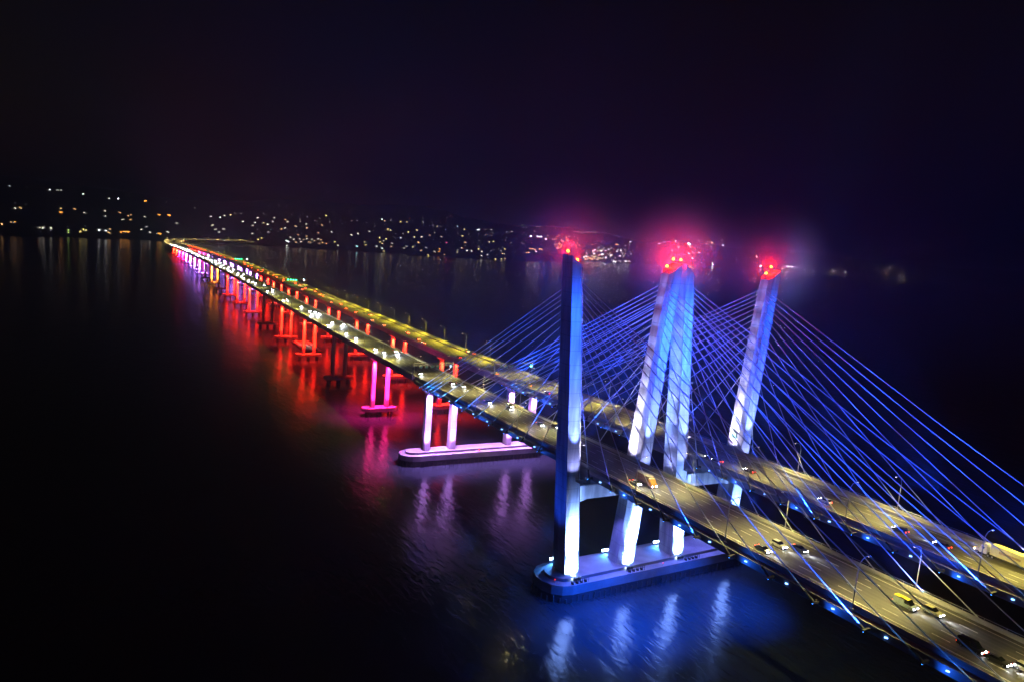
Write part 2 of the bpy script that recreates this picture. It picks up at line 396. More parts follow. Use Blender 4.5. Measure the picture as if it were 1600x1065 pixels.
for root, yc, ex, hw, dist in ((near, 0.0, 0.0, HN, 1), (far, 53.4, .65, HF, 2)):
    ydc = 0.0 if root is near else 53.7
    for sgn in (-1, 1):
        lg = part('tower_leg', leg_mesh(yc, sgn, ex), M_TOWER, root)
        # small gallery at the foot of the free leg, door and service box
        c0, hy0, hx0 = leg_half(45); ci = c0 + ex - hy0
        gl = MB(); gl.box(hx0-.2, hx0+2.4, yc+sgn*(ci-.6), yc+sgn*(ci+3), 44.6, 44.85) if sgn > 0 else gl.box(hx0-.2, hx0+2.4, yc-ci-3, yc-ci+.6, 44.6, 44.85)
        yA, yB = sorted((yc+sgn*(ci-.6), yc+sgn*(ci+3)))
        for xx in (hx0+.2, hx0+1.2, hx0+2.3):
            gl.box(xx-.05, xx+.05, yA, yA+.1, 44.85, 46); gl.box(xx-.05, xx+.05, yB-.1, yB, 44.85, 46)
        for zz in (45.4, 46): gl.tube([(hx0+.2, yA, zz), (hx0+2.3, yA, zz), (hx0+2.3, yB, zz), (hx0+.2, yB, zz)], .05, 4)
        part('service_gallery', gl, M_GALV, lg)
        # stays
        for xs in (XM, XS):
            s_ = 1 if xs is XM else -1
            for k in range(12):
                c, hy, hx = leg_half(TOP[k]); yt = yc + sgn*(c + ex - hy + .75)
                top = Vector((s_*(hx-.9), yt, TOP[k])); xa = xs[k]; ya = ydc + sgn*(hw + 2.3)
                bot = Vector((xa, ya, zdeck(xa)-2.6))
                d = (top-bot).normalized(); L = (top-bot).length
                mb = MB(); mid = (top+bot)/2 - Vector((0, 0, L*L*.000035))
                mb.tube([bot, bot.lerp(mid, .5), mid, mid.lerp(top, .5), top], .148, 6)
                part('stay_cable', mb, M_CABLE, root)
                so = link('cable_socket', sock_me, root, bot + d*.2); so.rotation_mode = 'QUATERNION'; so.rotation_quaternion = d.to_track_quat('Z', 'Y')
                b_ = link('outrigger', brk_me, root, (xa, ydc + sgn*(hw+.85), zdeck(xa)-2.4)); b_.rotation_euler = (0, 0, 0 if sgn > 0 else math.pi)
                off = Vector((.6*s_, sgn*.55, -.5))
                link('anchor_light', dot_me, root, bot + Vector((.0, sgn*.7, .2)))
                spot('cable_uplight', bot + off, bot + off + d*30 - off*.65, 90000 if L > 90 else 50000, (.03, .26, 1.0), 10, 1.0, .15, root)
                if abs(xa) < 140:
                    x2 = xa + (5.2 if s_ > 0 else 5.4)*s_*(1 - .0*k)
                    if xa > 60: x2 = xa + 4.3
                    link('marker_light', dot2_me, root, (x2, ydc + sgn*(hw+1.0), zdeck(x2)-2.2), ).rotation_euler = (0, 0, R(35))
    # portal beam under the road
    ci = leg_half(40)[0] - leg_half(40)[1] + ex
    bm = MB(); bm.loft([[(x_, yc + y_, z_) for x_, z_ in ((-2.6, zb), (2.6, zb), (2.6, 42.0), (-2.6, 42.0))] for y_, zb in ((-ci-.2, 35.6), (-ci+4, 36.6), (ci-4, 36.6), (ci+.2, 35.6))])
    part('portal_beam', bm, M_TOWER, root)
    for yy in (-8, 8):
        bb = MB(); bb.box(-1.6, 1.6, yc+yy-1.3, yc+yy+1.3, 42, 47); part('bearing_block', bb, M_CAP, root)

# tower foundation shared by both bridges
def cap_poly(cx_, y0, y1, hx, tip, z0, z1, n=7):
    pts = []
    for k in range(n+1):
        a_ = math.pi*k/n; pts.append((cx_ + hx*math.cos(a_), y1 + tip*math.sin(a_)))
    for k in range(n+1):
        a_ = math.pi + math.pi*k/n; pts.append((cx_ + hx*math.cos(a_), y0 + tip*math.sin(a_)))
    return [(x, y, z0) for x, y in pts], [(x, y, z1) for x, y in pts]
def foundation(name, label, cx_, y0, y1, hx, tip, ztop):
    t = thing(name, label, 'foundation', (0, 0, 0))
    mb = MB(); mb.loft(list(cap_poly(cx_, y0, y1, hx, tip, -8, 3.2))); part('fender_skirt', mb, M_FENDER, t)
    mb = MB(); mb.loft(list(cap_poly(cx_, y0, y1, hx+.25, tip+.25, 3.2, ztop-1.2))); part('outer_ledge', mb, M_CAP, t)
    mb = MB(); mb.loft(list(cap_poly(cx_, y0+1, y1-1, hx-3.2, tip-2.6, ztop-1.2, ztop))); part('cap_slab', mb, M_CAP, t)
    # timber fender posts round the skirt
    ring = cap_poly(cx_, y0, y1, hx+.2, tip+.2, 0, 0, 12)[0]; ring = ring + ring[:1]; mb = MB()
    for (xa_, ya_, _z), (xb_, yb_, _y) in zip(ring, ring[1:]):
        L_ = math.hypot(xb_-xa_, yb_-ya_); n_ = max(1, int(L_/2.6))
        for k in range(n_):
            px_, py_ = xa_+(xb_-xa_)*k/n_, ya_+(yb_-ya_)*k/n_
            h_ = 2.2 + .5*math.sin(k*2.3+px_)
            mb.box(px_-.22, px_+.22, py_-.22, py_+.22, -1.5, h_)
    part('fender_post', mb, M_TIMBER, t, kind='stuff')
    return t
fT = foundation('tower_foundation', 'long blunt ended concrete foundation in blue light under the tower legs', 1.0, -17.0, 72, 9.8, 9.0, 8.0)
fA = foundation('anchor_foundation', 'long violet lit concrete foundation beneath the four columns of the side span pier', -159.0, -13.5, 60, 7.6, 10, 7.4)
M_RED = emit('red_marker', (1, .02, .01), 5, True)
def marker(root, loc, s=.45):
    mb = MB(); mb.box(-.1, .1, -.1, .1, 0, .9); q = part('marker_post', mb, M_GALV, root); q.location = loc
    mb = MB(); mb.tube([(0, 0, .9), (0, 0, .9+s)], s*.5, 6); q2 = part('navigation_light', mb, M_RED, root); q2.location = loc
marker(fT, (6, -22, 6.8), .3); marker(fT, (10.2, 28, 6.8), .3)
fT.rotation_euler = (0, 0, R(2.4)); fT.location = (-17*math.sin(R(2.4)), 0, 0)
marker(fA, (-159, -22.8, 6.2)); marker(fA, (-151.8, 23.5, 6.2), .6)
# ladders and railings on the front ledge
for yy in (-13.5, 14.0, 44.0):
    mb = MB()
    for zz in (7.9, 8.5): mb.tube([(10.4, yy-4, zz), (10.4, yy+4, zz)], .07, 4)
    for k in range(9): mb.box(10.34, 10.46, yy-4+k-.05, yy-4+k+.05, 6.8, 8.5)
    for k in range(4): mb.box(9.2, 10.3, yy-3+k*2-.3, yy-3+k*2+.3, 6.8, 7.5)
    part('ledge_railing', mb, M_DARK, fT)
# floodlight banks standing on the foundation
M_FLOOD = emit('flood_lens', (.55, .80, 1.0), 45, False)
def floodbank(x, y, side, label):
    t = thing('floodlight_bank', label, 'floodlight', (x, y, 8.0 if side < 0 else 6.8), 0, 'floodlight banks on the tower foundation')
    mb = MB(); mb.box(-.2, .2, -1.7, 1.7, .0, .35); mb.box(-.08, .08, -1.5, -1.35, .3, 1.1); mb.box(-.08, .08, 1.35, 1.5, .3, 1.1); part('mount_frame', mb, M_GALV, t)
    for k in (-1.1, 0, 1.1):
        mb = MB(); f_ = -side  # faces the leg
        if side > 0: mb.box(-.3, .3, k-.42, k+.42, .5, 1.4); mb.box(-.75, .3, k-.46, k+.46, 1.4, 1.46)
        else: mb.loft([[(f_*.0, k-.42, .5), (f_*.0, k+.42, .5), (-f_*.35, k+.42, 1.3), (-f_*.35, k-.42, 1.3)], [(f_*.35, k-.42, .75), (f_*.35, k+.42, .75), (f_*.0, k+.42, 1.55), (f_*.0, k-.42, 1.55)]])
        h = part('lamp_housing', mb, M_DARK, t)
        mb = MB()
        if side > 0: mb.add([(-.31, k-.38, .55), (-.31, k+.38, .55), (-.31, k+.38, 1.35), (-.31, k-.38, 1.35)], [(0, 1, 2, 3)])
        else: mb.add([(f_*.36, k-.4, .78), (f_*.36, k+.4, .78), (f_*.02, k+.4, 1.55), (f_*.02, k-.4, 1.55)], [(0, 1, 2, 3)])
        part('lamp_lens', mb, M_FLOOD, h)
    return t
legY = [-12.9, 12.9, 53.4-13.6, 53.4+13.6]
nm = ['first tower leg, leftmost', 'second tower leg from the left', 'third tower leg from the left', 'fourth tower leg, farthest right']
for i, y in enumerate(legY):
    floodbank(8.6 - max(0, y+17)*.042, y-.5, 1, 'dark floodlight bank on the near ledge before the ' + nm[i])
    floodbank(-7.4, y-2.2 if i else y-1.5, -1, 'glaring blue white floodlight bank behind the base of the ' + nm[i])
    lean = (-1 if i % 2 == 0 else 1)
    spot('tower_base_flood', (8.0 - max(0, y+17)*.03, y-.5, 8.4), (4, y + lean*1.0, 17.5), 4200000, ICE, 36, 1, .5)
    spot('tower_base_flood', (8.0 - max(0, y+17)*.03, y-.5, 8.4), (4, y + lean*.4, 10), 190000, ICE, 100, 1, .5)
    spot('tower_rear_flood', (-8.2, y, 9.2), (-4, y, 15), 70000, ICE, 42, .8, .5)
    mbg = (-1 if i % 2 == 0 else 1)
for y in (-6, 3, 24, 46, 60):  # spots added under the portal beam to brighten the foundation
    spot('foundation_fill', (3, y, 35), (5, y, 8), 42000, (.15, .16, 1), 90, 1, .4)
for y in (-9, 9, 45): spot('river_fill', (36, y, 46), (31, y-7, 0), 620000, (.006, .085, 1), 74, 1, .4)  # spots added under the deck to give the water a blue pool
for y in (-7, 9, 46): spot('river_fill', (-142, y, 41), (-150, y-3, 0), 60000, (.5, .2, 1), 66, 1, .4)  # violet spots added to light the cap sides and the water
spot('outer_face_fill', (0, -26.6, 8.5), (0, -22, 80), 90000, BLUE, 50, 1, .4)  # weak spot added to lift the leg's dark outer face
# spots added at the rear banks to light the ledge
for y in (-14.4, 10.7, 37.6):
    spot('bank_fill', (-7, y, 10.4), (30, y-14, 3), 16000, (.05, .26, 1), 150, 1, .4)
# upper tower floods: blue wash from the deck edges, both directions, along the stay planes
for root, yc, ex, hw in ((near, 0.0, 0, HN), (far, 53.4, .65, HF)):
    for sgn in (-1, 1):
        ye = yc + sgn*(hw+2.6)
        for xf, pw, sz in ((24, 700000, 40), (66, 2000000, 28), (122, 3600000, 20)):
            c, hy, hx = leg_half(92); tgt = (hx, yc+sgn*(c+ex), 84 if xf < 50 else 97)
            spot('tower_wash', (xf, ye, zdeck(xf)-1.5), tgt, pw, BLUE if xf > 50 else (.05, .09, 1), sz, .9, .4)
        for xf, pw, sz in ((-34, 800000, 40), (-96, 2200000, 22)):
            spot('tower_wash', (xf, ye, zdeck(xf)-1.5), (-4, tgt[1], 88), pw, BLUE, sz, .9, .4)
        # lilac wash on the inner faces from brackets just above the road
        c, hy, hx = leg_half(52); yi = yc + sgn*(c+ex-hy)
        spot('inner_foot_light', (1, yi - sgn*3.4, 50.6), (1, yi + sgn*.6, 60), 26000, (.66, .62, 1.0), 100, 1, .3)
        spot('front_foot_light', (8.5, yc+sgn*(hw+4.5), 47), (3.6, yc+sgn*(c+ex+.6), 56), 7000, (.34, .38, 1.0), 100, 1, .3)
        spot('front_face_light', (10.5, yc+sgn*(hw+3.6), 50.5), (3.6, yc+sgn*(c+ex+1.6), 66), 220000, (.14, .22, 1.0), 28, 1, .3)
# bracket lights with arms and fixtures, added to light the leg faces evenly
arm = MB(); arm.tube([(0, 0, 0), (0, 1, 0)], .05, 4); arm_me = arm.mesh('added_lamp_arm', M_GALV)
fxm = MB(); fxm.box(-.14, .14, -.1, .1, -.12, .12); fx_me = fxm.mesh('added_face_lamp', M_DARK)
def chain(root, yc, sgn, ex, inner, spec):
    for z, pw, col in spec:
        c, hy, hx = leg_half(z); c += ex
        yw = yc + sgn*(c - hy if inner else c + hy); dr = (-sgn if inner else sgn)
        q = link('added_lamp_arm', arm_me, root, (0, yw, z)); q.scale = (1, 3.6*dr, 1)
        link('added_face_lamp', fx_me, root, (0, yw + dr*3.6, z))
        spot('face_fill', (0, yw + dr*3.7, z+.3), (0, yw - dr*.5, z+2.4), pw, col, 150, 1, .2)
for root, yc, ex in ((near, 0.0, 0), (far, 53.4, .65)):
    for sgn in (-1, 1):
        chain(root, yc, sgn, ex, True, [(57, 8000, (.80, .78, 1)), (64.5, 4600, (.70, .70, 1)), (72, 3200, (.58, .60, 1)), (80, 2300, (.44, .48, 1)), (88, 1700, (.34, .39, 1)), (96, 1400, (.28, .33, 1)), (104, 1200, (.24, .30, 1)), (112, 1100, (.22, .28, 1)), (119, 900, (.20, .26, 1))])
chain(far, 53.4, -1, .65, False, [(46, 2200, (.32, .38, 1)), (55, 2200, (.30, .36, 1)), (64, 2000, (.27, .33, 1)), (73, 1800, (.23, .30, 1)), (82, 1500, (.20, .28, 1)), (91, 1400, (.18, .26, 1)), (100, 1300, (.17, .25, 1)), (109, 1200, (.17, .25, 1)), (118, 1100, (.17, .25, 1))])
for root, yc, hw in ((near, 0.0, HN), (far, 53.7, HF)):  # floods added at lamp height to light the stays blue from across the road
    for sgn in (-1, 1):
        for xa, xt in ((22, 30), (55, 62), (90, 98), (128, 128), (-28, -34), (-62, -66), (-104, -104)):
            zt = 104 - abs(xa)*.28
            spot('stay_fill', (xa, yc - sgn*(hw+1.5), zdeck(xa)+11.5), (xt*.9, yc + sgn*(hw+4), zt+2), (300000 if xa > 80 else 520000) if abs(xa) > 40 else 330000, BLUE, 54, .9, .3)
for ye, sgn in ((-14.5, -1), (14.5, 1), (38.6, -1), (68.6, 1)):  # spots added under the outriggers to tint the fascia blue
    for xa in range(-140, 180, 28):
        if abs(xa) < 5: continue
        l = spot('fascia_fill', (xa, ye + sgn*.9, zdeck(xa)-3.4), (xa+6, ye-sgn*2.5, zdeck(xa)), 1000, (.01, .13, 1), 170, 1, .3)
# wash on the outer faces that look into the gap between the bridges
for yc in (0, 53.4): spot('beam_light', (9, yc-9, 30), (2, yc-2, 40), 9000, (.25, .42, 1), 110, 1, .3); spot('beam_light', (9, yc+7, 30), (2, yc+3, 40), 7000, (.25, .42, 1), 110, 1, .3)

# aviation beacons
M_BEACON = emit('beacon_core', (1.0, .10, .008), 45, False)
def beacon(x, y, z, label, pw, lab=True):
    t = thing('aviation_beacon', label, 'beacon', (x, y, z), 0, 'red aviation beacons on the tower tops')
    mb = MB(); mb.tube([(0, 0, -.9), (0, 0, .35)], .22, 8); mb.tube([(0, 0, .35), (0, 0, .5)], .6, 10); part('beacon_stand', mb, M_GALV, t)
    mb = MB(); mb.loft([[(math.cos(a_)*r_, math.sin(a_)*r_, z_) for a_ in [k*math.pi/5 for k in range(10)]] for r_, z_ in ((.50, .5), (.55, .9), (.42, 1.25), (.15, 1.4))])
    part('red_lens', mb, M_BEACON, t)
    l = bpy.data.lights.new('beacon_glow', 'POINT'); l.energy = pw; l.color = (1, .006, .002); l.shadow_soft_size = .3
    q = bpy.data.objects.new('beacon_glow', l); COL.objects.link(q); q.parent = t; q.location = (0, 0, 1.9)
BL = [('leftmost tower leg', -1, 0, 0), ('tower leg second from the left', 1, 0, 0), ('broad third tower leg', -1, 53.4, .65), ('rightmost tower leg', 1, 53.4, .65)]
for nm_, sgn, yc, ex in BL:
    c, hy, hx = leg_half(127); c += ex
    beacon(-1.5, yc+sgn*(c+hy-.9), 128.1, 'red aviation beacon on the high outer edge of the ' + nm_, 14000)
    beacon(-.5, yc+sgn*(c-hy+.9), 125.3, 'red aviation beacon on the low inner edge of the ' + nm_, 7000 if sgn > 0 else 3000)

# mist volume added to imitate lens bloom round each tower top
mm = bpy.data.materials.new('halo'); mm.use_nodes = True
mn = mm.node_tree; mn.nodes.remove(mn.nodes['Principled BSDF'])
pv = mn.nodes.new('ShaderNodeVolumePrincipled'); pv.inputs['Color'].default_value = (.9, .9, .9, 1)
tc = mn.nodes.new('ShaderNodeTexCoord'); mpv = mn.nodes.new('ShaderNodeMapping'); mpv.inputs['Scale'].default_value = (1/30, 1/30, 1/27)
gr = mn.nodes.new('ShaderNodeTexGradient'); gr.gradient_type = 'SPHERICAL'
pw_ = mn.nodes.new('ShaderNodeMath'); pw_.operation = 'POWER'; pw_.inputs[1].default_value = 2.2
nz = mn.nodes.new('ShaderNodeTexNoise'); nz.inputs['Scale'].default_value = .09; nz.inputs['Detail'].default_value = 3
ml = mn.nodes.new('ShaderNodeMath'); ml.operation = 'MULTIPLY'; ml2 = mn.nodes.new('ShaderNodeMath'); ml2.operation = 'MULTIPLY'; ml2.inputs[1].default_value = HALO
mn.links.new(tc.outputs['Object'], mpv.inputs[0]); mn.links.new(mpv.outputs[0], gr.inputs[0]); mn.links.new(gr.outputs[0], pw_.inputs[0])
mn.links.new(tc.outputs['Object'], nz.inputs[0]); mn.links.new(nz.outputs[0], ml.inputs[0]); mn.links.new(pw_.outputs[0], ml.inputs[1]); mn.links.new(ml.outputs[0], ml2.inputs[0])
mn.links.new(ml2.outputs[0], pv.inputs['Density']); mn.links.new(pv.outputs[0], mn.nodes['Material Output'].inputs['Volume'])
for (nm_, sgn, yc, ex), lab in zip(BL, ('leftmost', 'second', 'broad third', 'rightmost')):
    c, hy, hx = leg_half(127); mb = MB()
    mb.loft([[(29*math.cos(a_)*math.sin(b_), 29*math.sin(a_)*math.sin(b_), 26*math.cos(b_)) for a_ in [k*math.pi/10 for k in range(20)]] for b_ in [math.pi-.05-k*(math.pi-.1)/12 for k in range(13)]])
    q = part('halo', mb, mm, None, kind='stuff'); q.location = (-1, yc+sgn*(c+ex), 131); q['label'] = 'added red lit mist round the top of the %s tower leg' % lab

# ------------------------------------------------------------------ piers
RED = (1.0, .012, .004); MAG = (1.0, .015, .22); VIO = (.48, .16, 1.0); ORA = (1.0, .22, .02); LIL = (.58, .24, 1.0)
colsN = {1: MAG, 2: None, 3: RED, 4: RED, 5: None, 6: RED, 7: RED, 8: RED, 9: None, 10: ORA, 11: None, 12: VIO, 13: VIO, 14: VIO, 15: VIO, 16: MAG, 17: MAG, 18: RED, 19: RED}
colsF = {1: RED, 2: RED, 3: RED, 4: RED, 5: RED, 6: RED, 7: RED, 8: RED, 9: VIO, 10: VIO, 11: VIO, 12: VIO, 13: VIO, 14: None, 15: VIO, 16: MAG, 17: MAG, 18: RED, 19: RED}
def pier(root, x, yc, sp, colour, cap=True, hy=1.35, hx=1.9, power=1.0, capz=6.2):
    z = zdeck(x)
    base = capz if cap else 7.0
    mb = MB()
    zt = z - 4.05
    mb.loft([[(x-1.7, yc+y_, z0), (x+1.7, yc+y_, z0), (x+1.7, yc+y_, zt), (x-1.7, yc+y_, zt)] for y_, z0 in ((-sp-3.6, zt-1.2), (-sp-1, zt-2.6), (sp+1, zt-2.6), (sp+3.6, zt-1.2))])
    p = part('pier', mb, M_PIER, root)
    for s_ in (-1, 1):
        mb = MB()
        top = zt-2.5
        mb.loft([[(x+a_*hx*k, yc+s_*sp+b_*hy*k, zz) for a_, b_ in ((1, .7), (.7, 1), (-.7, 1), (-1, .7), (-1, -.7), (-.7, -1), (.7, -1), (1, -.7))] for zz, k in ((base-.3, 1.08), (base+4, 1), (top, .96))])
        part('column', mb, M_PIER, p)
    if cap:
        mb = MB(); mb.loft(list(cap_poly(x, yc-sp-3, yc+sp+3, 4.8, 4.6, 3.8, capz, 5))); part('pile_cap', mb, M_CAP, p)
    # steel piles below the cap
    if cap:
        mb = MB()
        for a_ in (-3, 3):
            for b_ in (-sp-3, 0, sp+3): mb.tube([(x+a_, yc+b_, -8), (x+a_, yc+b_, 3.5)], .9, 8)
        part('pile', mb, M_FENDER, p, kind='stuff')
    if colour:
        for s_ in (-1, 1):
            f_ = 200000*power
            spot('pier_light', (x+9.5, yc+s_*sp-2.5, base+.8), (x+hx, yc+s_*sp, base+(z-base)*.55), f_*(z/45)**2, colour, 92, .9, .3)
            spot('pier_downlight', (x+5.5, yc+s_*sp-1.5, z-5.5), (x+1.5, yc+s_*sp, base), f_*2.6, colour, 116, 1, .3)
    return p
pier(near, -159, 0.3, 8.0, LIL, False, 2.0, 2.5, .6)
pier(far, -159, 53.7, 8.0, LIL, False, 2.0, 2.5, .6)
for k in range(1, 20):
    x = -159 - 107.8*k
    pw = (1.3 if k < 5 else 1.7) if k < 12 else 2.6
    if k == 1: pw = 1.1
    if k > 14: pw = 4
    pier(near, x, .0, 5.2, colsN[k], True, power=pw)
    pier(far, x, 51.6 if k < 18 else 48, 5.7, colsF[k], True, power=pw*1.1)
M_LOW = M_PIER
for P, root, st in ((PN, near, 4), (PF, far, 4)):
    for i, (x, y, z, t) in enumerate(P):
        if x < -2360 and i % 3 == 0 and x > -3600:
            mb = MB(); n = Vector((t.y, -t.x))
            for l in (-7, 0, 7): mb.box(x+n.x*l-1, x+n.x*l+1, y+n.y*l-1, y+n.y*l+1, -6, z-3.5)
            mb.obox((x-n.x*10, y-n.y*10, z-4), (x+n.x*10, y+n.y*10, z-4), 2, 1.4)
            part('trestle_pier', mb, M_PIER, root)

# ------------------------------------------------------------------ street lamps
M_LAMPHEAD = emit('lamp_lens', (1, .78, .35), 14, False)
def make_lamp(power, col, cone=122):
    t = thing('street_lamp', 'x', 'street lamp')
    mb = MB(); mb.tube([(0, 0, -1.2), (0, 0, 4), (0, 0, 9.0), (0, .35, 10.4), (0, 1.1, 11.3), (0, 2.2, 11.7), (0, 3.0, 11.75)], [.17, .15, .12, .11, .1, .09, .08], 8); part('pole', mb, M_GALV, t)
    mb = MB(); mb.box(-.35, .35, -.35, .35, -1.3, -.9); part('base_plate', mb, M_GALV, t)
    mb = MB(); mb.loft([[(-.16, 2.9, 11.66), (.16, 2.9, 11.66), (.16, 2.9, 11.84), (-.16, 2.9, 11.84)], [(-.24, 3.3, 11.62), (.24, 3.3, 11.62), (.2, 3.3, 11.88), (-.2, 3.3, 11.88)], [(-.18, 3.9, 11.66), (.18, 3.9, 11.66), (.14, 3.9, 11.8), (-.14, 3.9, 11.8)]]); h = part('lamp_head', mb, M_GALV, t)
    mb = MB(); mb.add([(-.18, 3.0, 11.6), (.18, 3.0, 11.6), (.18, 3.8, 11.6), (-.18, 3.8, 11.6)], [(0, 3, 2, 1)]); part('lamp_lens', mb, M_LAMPHEAD, h)
    spot('lamp_light', (0, 3.6, 11.45), (0, 5.2, 0), power, col, cone, .9, .25, t)
    return t, kidmap(t)
LAMPS = {}
def lamp(key, x, y, z, rz, label, group):
    if key not in LAMPS:
        LAMPS[key] = make_lamp(*{'mid': (22000, (1, .84, .26), 134), 'near': (43000, (1, .88, .13), 142), 'far': (42000, (1, .80, .04), 148), 'span': (26000, (1, .82, .18), 134), 'end': (170000, (1, .72, .2), 150)}[key])
        t = LAMPS[key][0]; t.location = (x, y, z); t.rotation_euler = (0, 0, rz); t['label'] = label; t['group'] = group; return
    copy_tree(LAMPS[key][0], LAMPS[key][1], (x, y, z), rz, label, group)
for k in range(-3, 8):
    x = 118 - 41.5*k
    if abs(x) < 9: continue
    for far_, yc, hw in ((0, 0, HN), (1, 53.7, HF)):
        for sgn in (-1, 1):
            lb = 'tall curved street lamp on the %s parapet of the %s bridge, between the stay cables' % ('left' if sgn < 0 else 'right', 'farther' if far_ else 'nearer')
            lamp('span' if far_ else 'mid', x, yc+sgn*(hw+.3), zdeck(x)+.9, 0 if sgn < 0 else math.pi, lb, lb.replace('tall curved street lamp', 'street lamps'))
for P, key, sgn, hw, nmz, root_ in ((PN, 'near', -1, HN, 'nearer', near), (PF, 'far', 1, HF, 'farther', far)):
    last = None
    for i, (x, y, z, t) in enumerate(P):
        if x > -225: continue
        if last is not None and (Vector((x, y)) - last).length < (57 if x < -1500 else 40): continue
        last = Vector((x, y)); n = Vector((t.y, -t.x))
        lb = 'slender street lamp along the outer edge of the %s bridge approach viaduct' % nmz
        lamp(key if x > -2300 else 'end', x+n.x*sgn*(hw+.3), y+n.y*sgn*(hw+.3), z+.9, (0 if sgn < 0 else math.pi) + math.atan2(-t.y, -t.x), lb, 'street lamps on the %s approach viaduct' % nmz)

# ------------------------------------------------------------------ overhead gantries
M_GREEN = emit('green_signal', (.02, 1, .25), 30, False); M_WSIG = emit('white_signal', (.6, .85, 1), 120, False); M_CYAN = emit('cyan_signal', (.1, .8, 1), 16, False)
M_DIM = emit('dim_signal', (.05, .3, .25), .25, False); M_DIMW = emit('dim_white_signal', (.3, .5, .7), 3, False)
M_TRUSS = mat('truss_dark', (.05, .05, .055), .6)
M_SIGN = mat('sign_back', (.10, .11, .12), .6)
def gantry(x, yc, hw, green, white, label):
    t = thing('sign_gantry', label, 'gantry', (x, yc, zdeck(x)))
    for s_ in (-1, 1):
        mb = MB(); mb.tube([(0, s_*(hw+.8), -1.5), (0, s_*(hw+.8), 8.3)], [.35, .26], 8); part('post', mb, M_TRUSS, t)
    mb = MB()
    for dx in (-.7, .7):
        for zz in (6.7, 8.1): mb.obox((dx, -hw-.8, zz), (dx, hw+.8, zz), .16, .16)
    n = 14; st = (2*hw+1.6)/n
    for k in range(n):
        y0 = -hw-.8+k*st
        for dx in (-.7, .7): mb.obox((dx, y0, 6.7 if k % 2 else 8.1), (dx, y0+st, 8.1 if k % 2 else 6.7), .1, .1)
        mb.obox((-.7, y0, 8.1), (.7, y0, 8.1), .1, .1)
    part('truss', mb, M_TRUSS, t)
    for k in range(4):
        yy = -hw+4.2 + k*3.6
        mb = MB(); mb.box(-.35, .15, yy-.9, yy+.9, 5.1, 6.8); p = part('lane_signal', mb, M_SIGN, t)
        mb = MB(); mb.box(.15, .3, yy-.6, yy+.6, 5.4, 6.5); part('signal_face', mb, green, p)
    mb = MB(); mb.box(-.3, .3, hw-1.2, hw-.2, 5.6, 7.0); p = part('end_beacon', mb, white, t)
gantry(-174, 0, HN, M_DIM, M_DIMW, 'dark sign gantry over the nearer road where the stay cables end')
gantry(-172, 53.5, HF, M_DIM, M_CYAN, 'gantry over the farther road with a cyan lamp at its far end')
gantry(-800, 52.2, HF, M_GREEN, M_WSIG, 'gantry with green lane signals over the farther road, above the red lit piers')
gantry(-1290, 52.2, HF, M_GREEN, M_WSIG, 'more distant gantry with green lane signals over the farther road, above the violet lit piers')
t = thing('road_sign', 'small dark green sign plate on the inner face of the rightmost tower leg', 'sign', (1.2, 66.6, 55.6))
mb = MB(); mb.box(-1.5, 1.5, -.35, -.2, 0, 2.3); part('sign_plate', mb, mat('sign_green', (.01, .09, .05), .5), t)
mb = MB(); mb.box(-1.1, -.9, -.2, .6, .4, 1.9); mb.box(.9, 1.1, -.2, .6, .4, 1.9); part('sign_bracket', mb, M_GALV, t)

# ------------------------------------------------------------------ vehicles
M_HEAD = emit('headlamp', (.92, .96, 1.0), 90, False); M_TAIL = emit('tail_lamp', (1, .03, .01), 26, False); M_AMB = emit('amber_lamp', (1, .35, .04), 30, False)
M_HEADFAR = emit('headlamp_far', (.80, .90, 1.0), 210, False); M_TAILFAR = emit('tail_lamp_far', (1, .05, .01), 110, False)
PAINTS = {}
def paint(c):
    if c not in PAINTS:
        PAINTS[c] = mat('car_paint', c, .28, noise=(.8, (1, 1, 1)), col2=tuple(v*.85 for v in c), spec=.6)
    return PAINTS[c]
WH = MB(); WH.tube([(0, -.11, 0), (0, .11, 0)], .33, 12); wheel_me = WH.mesh('tyre', M_DARK)
RM = MB(); RM.tube([(0, -.125, 0), (0, .125, 0)], .19, 8); rim_me = RM.mesh('rim', M_GALV)
def prof_loft(prof, w0, w1):
    """prof: side outline (x, z) closed; w(z) narrows from w0 at the waist to w1 at the roof"""
    zmax = max(z for x, z in prof); zm = .95
    def wd(z): return w0 if z <= zm else w0 + (w1-w0)*(z-zm)/max(.01, zmax-zm)
    mb = MB(); mb.loft([[(x, s_*wd(z), z) for x, z in prof] for s_ in (-1, -.92, .92, 1)] if False else [[(x, -wd(z), z) for x, z in prof], [(x, wd(z), z) for x, z in prof]])
    return mb
STY = {
 'sedan': dict(L=4.7, w=.9, body=[(-2.35, .3), (-2.35, .85), (-2.1, .98), (-1.35, 1.02), (1.0, 1.0), (2.15, .82), (2.35, .62), (2.35, .3)], cab=[(-1.65, 1.0), (-1.0, 1.42), (.25, 1.45), (1.1, .99)], zh=.66),
 'hatch': dict(L=4.5, w=.92, body=[(-2.25, .32), (-2.28, .95), (-2.1, 1.08), (.95, 1.05), (2.05, .9), (2.25, .65), (2.25, .32)], cab=[(-2.1, 1.07), (-1.75, 1.62), (.1, 1.68), (1.0, 1.05)], zh=.72),
 'van': dict(L=5.4, w=1.0, body=[(-2.7, .35), (-2.7, 1.2), (1.9, 1.2), (2.5, 1.0), (2.7, .7), (2.7, .35)], cab=[(-2.68, 1.2), (-2.62, 2.2), (.9, 2.25), (1.85, 1.2)], zh=.8)}
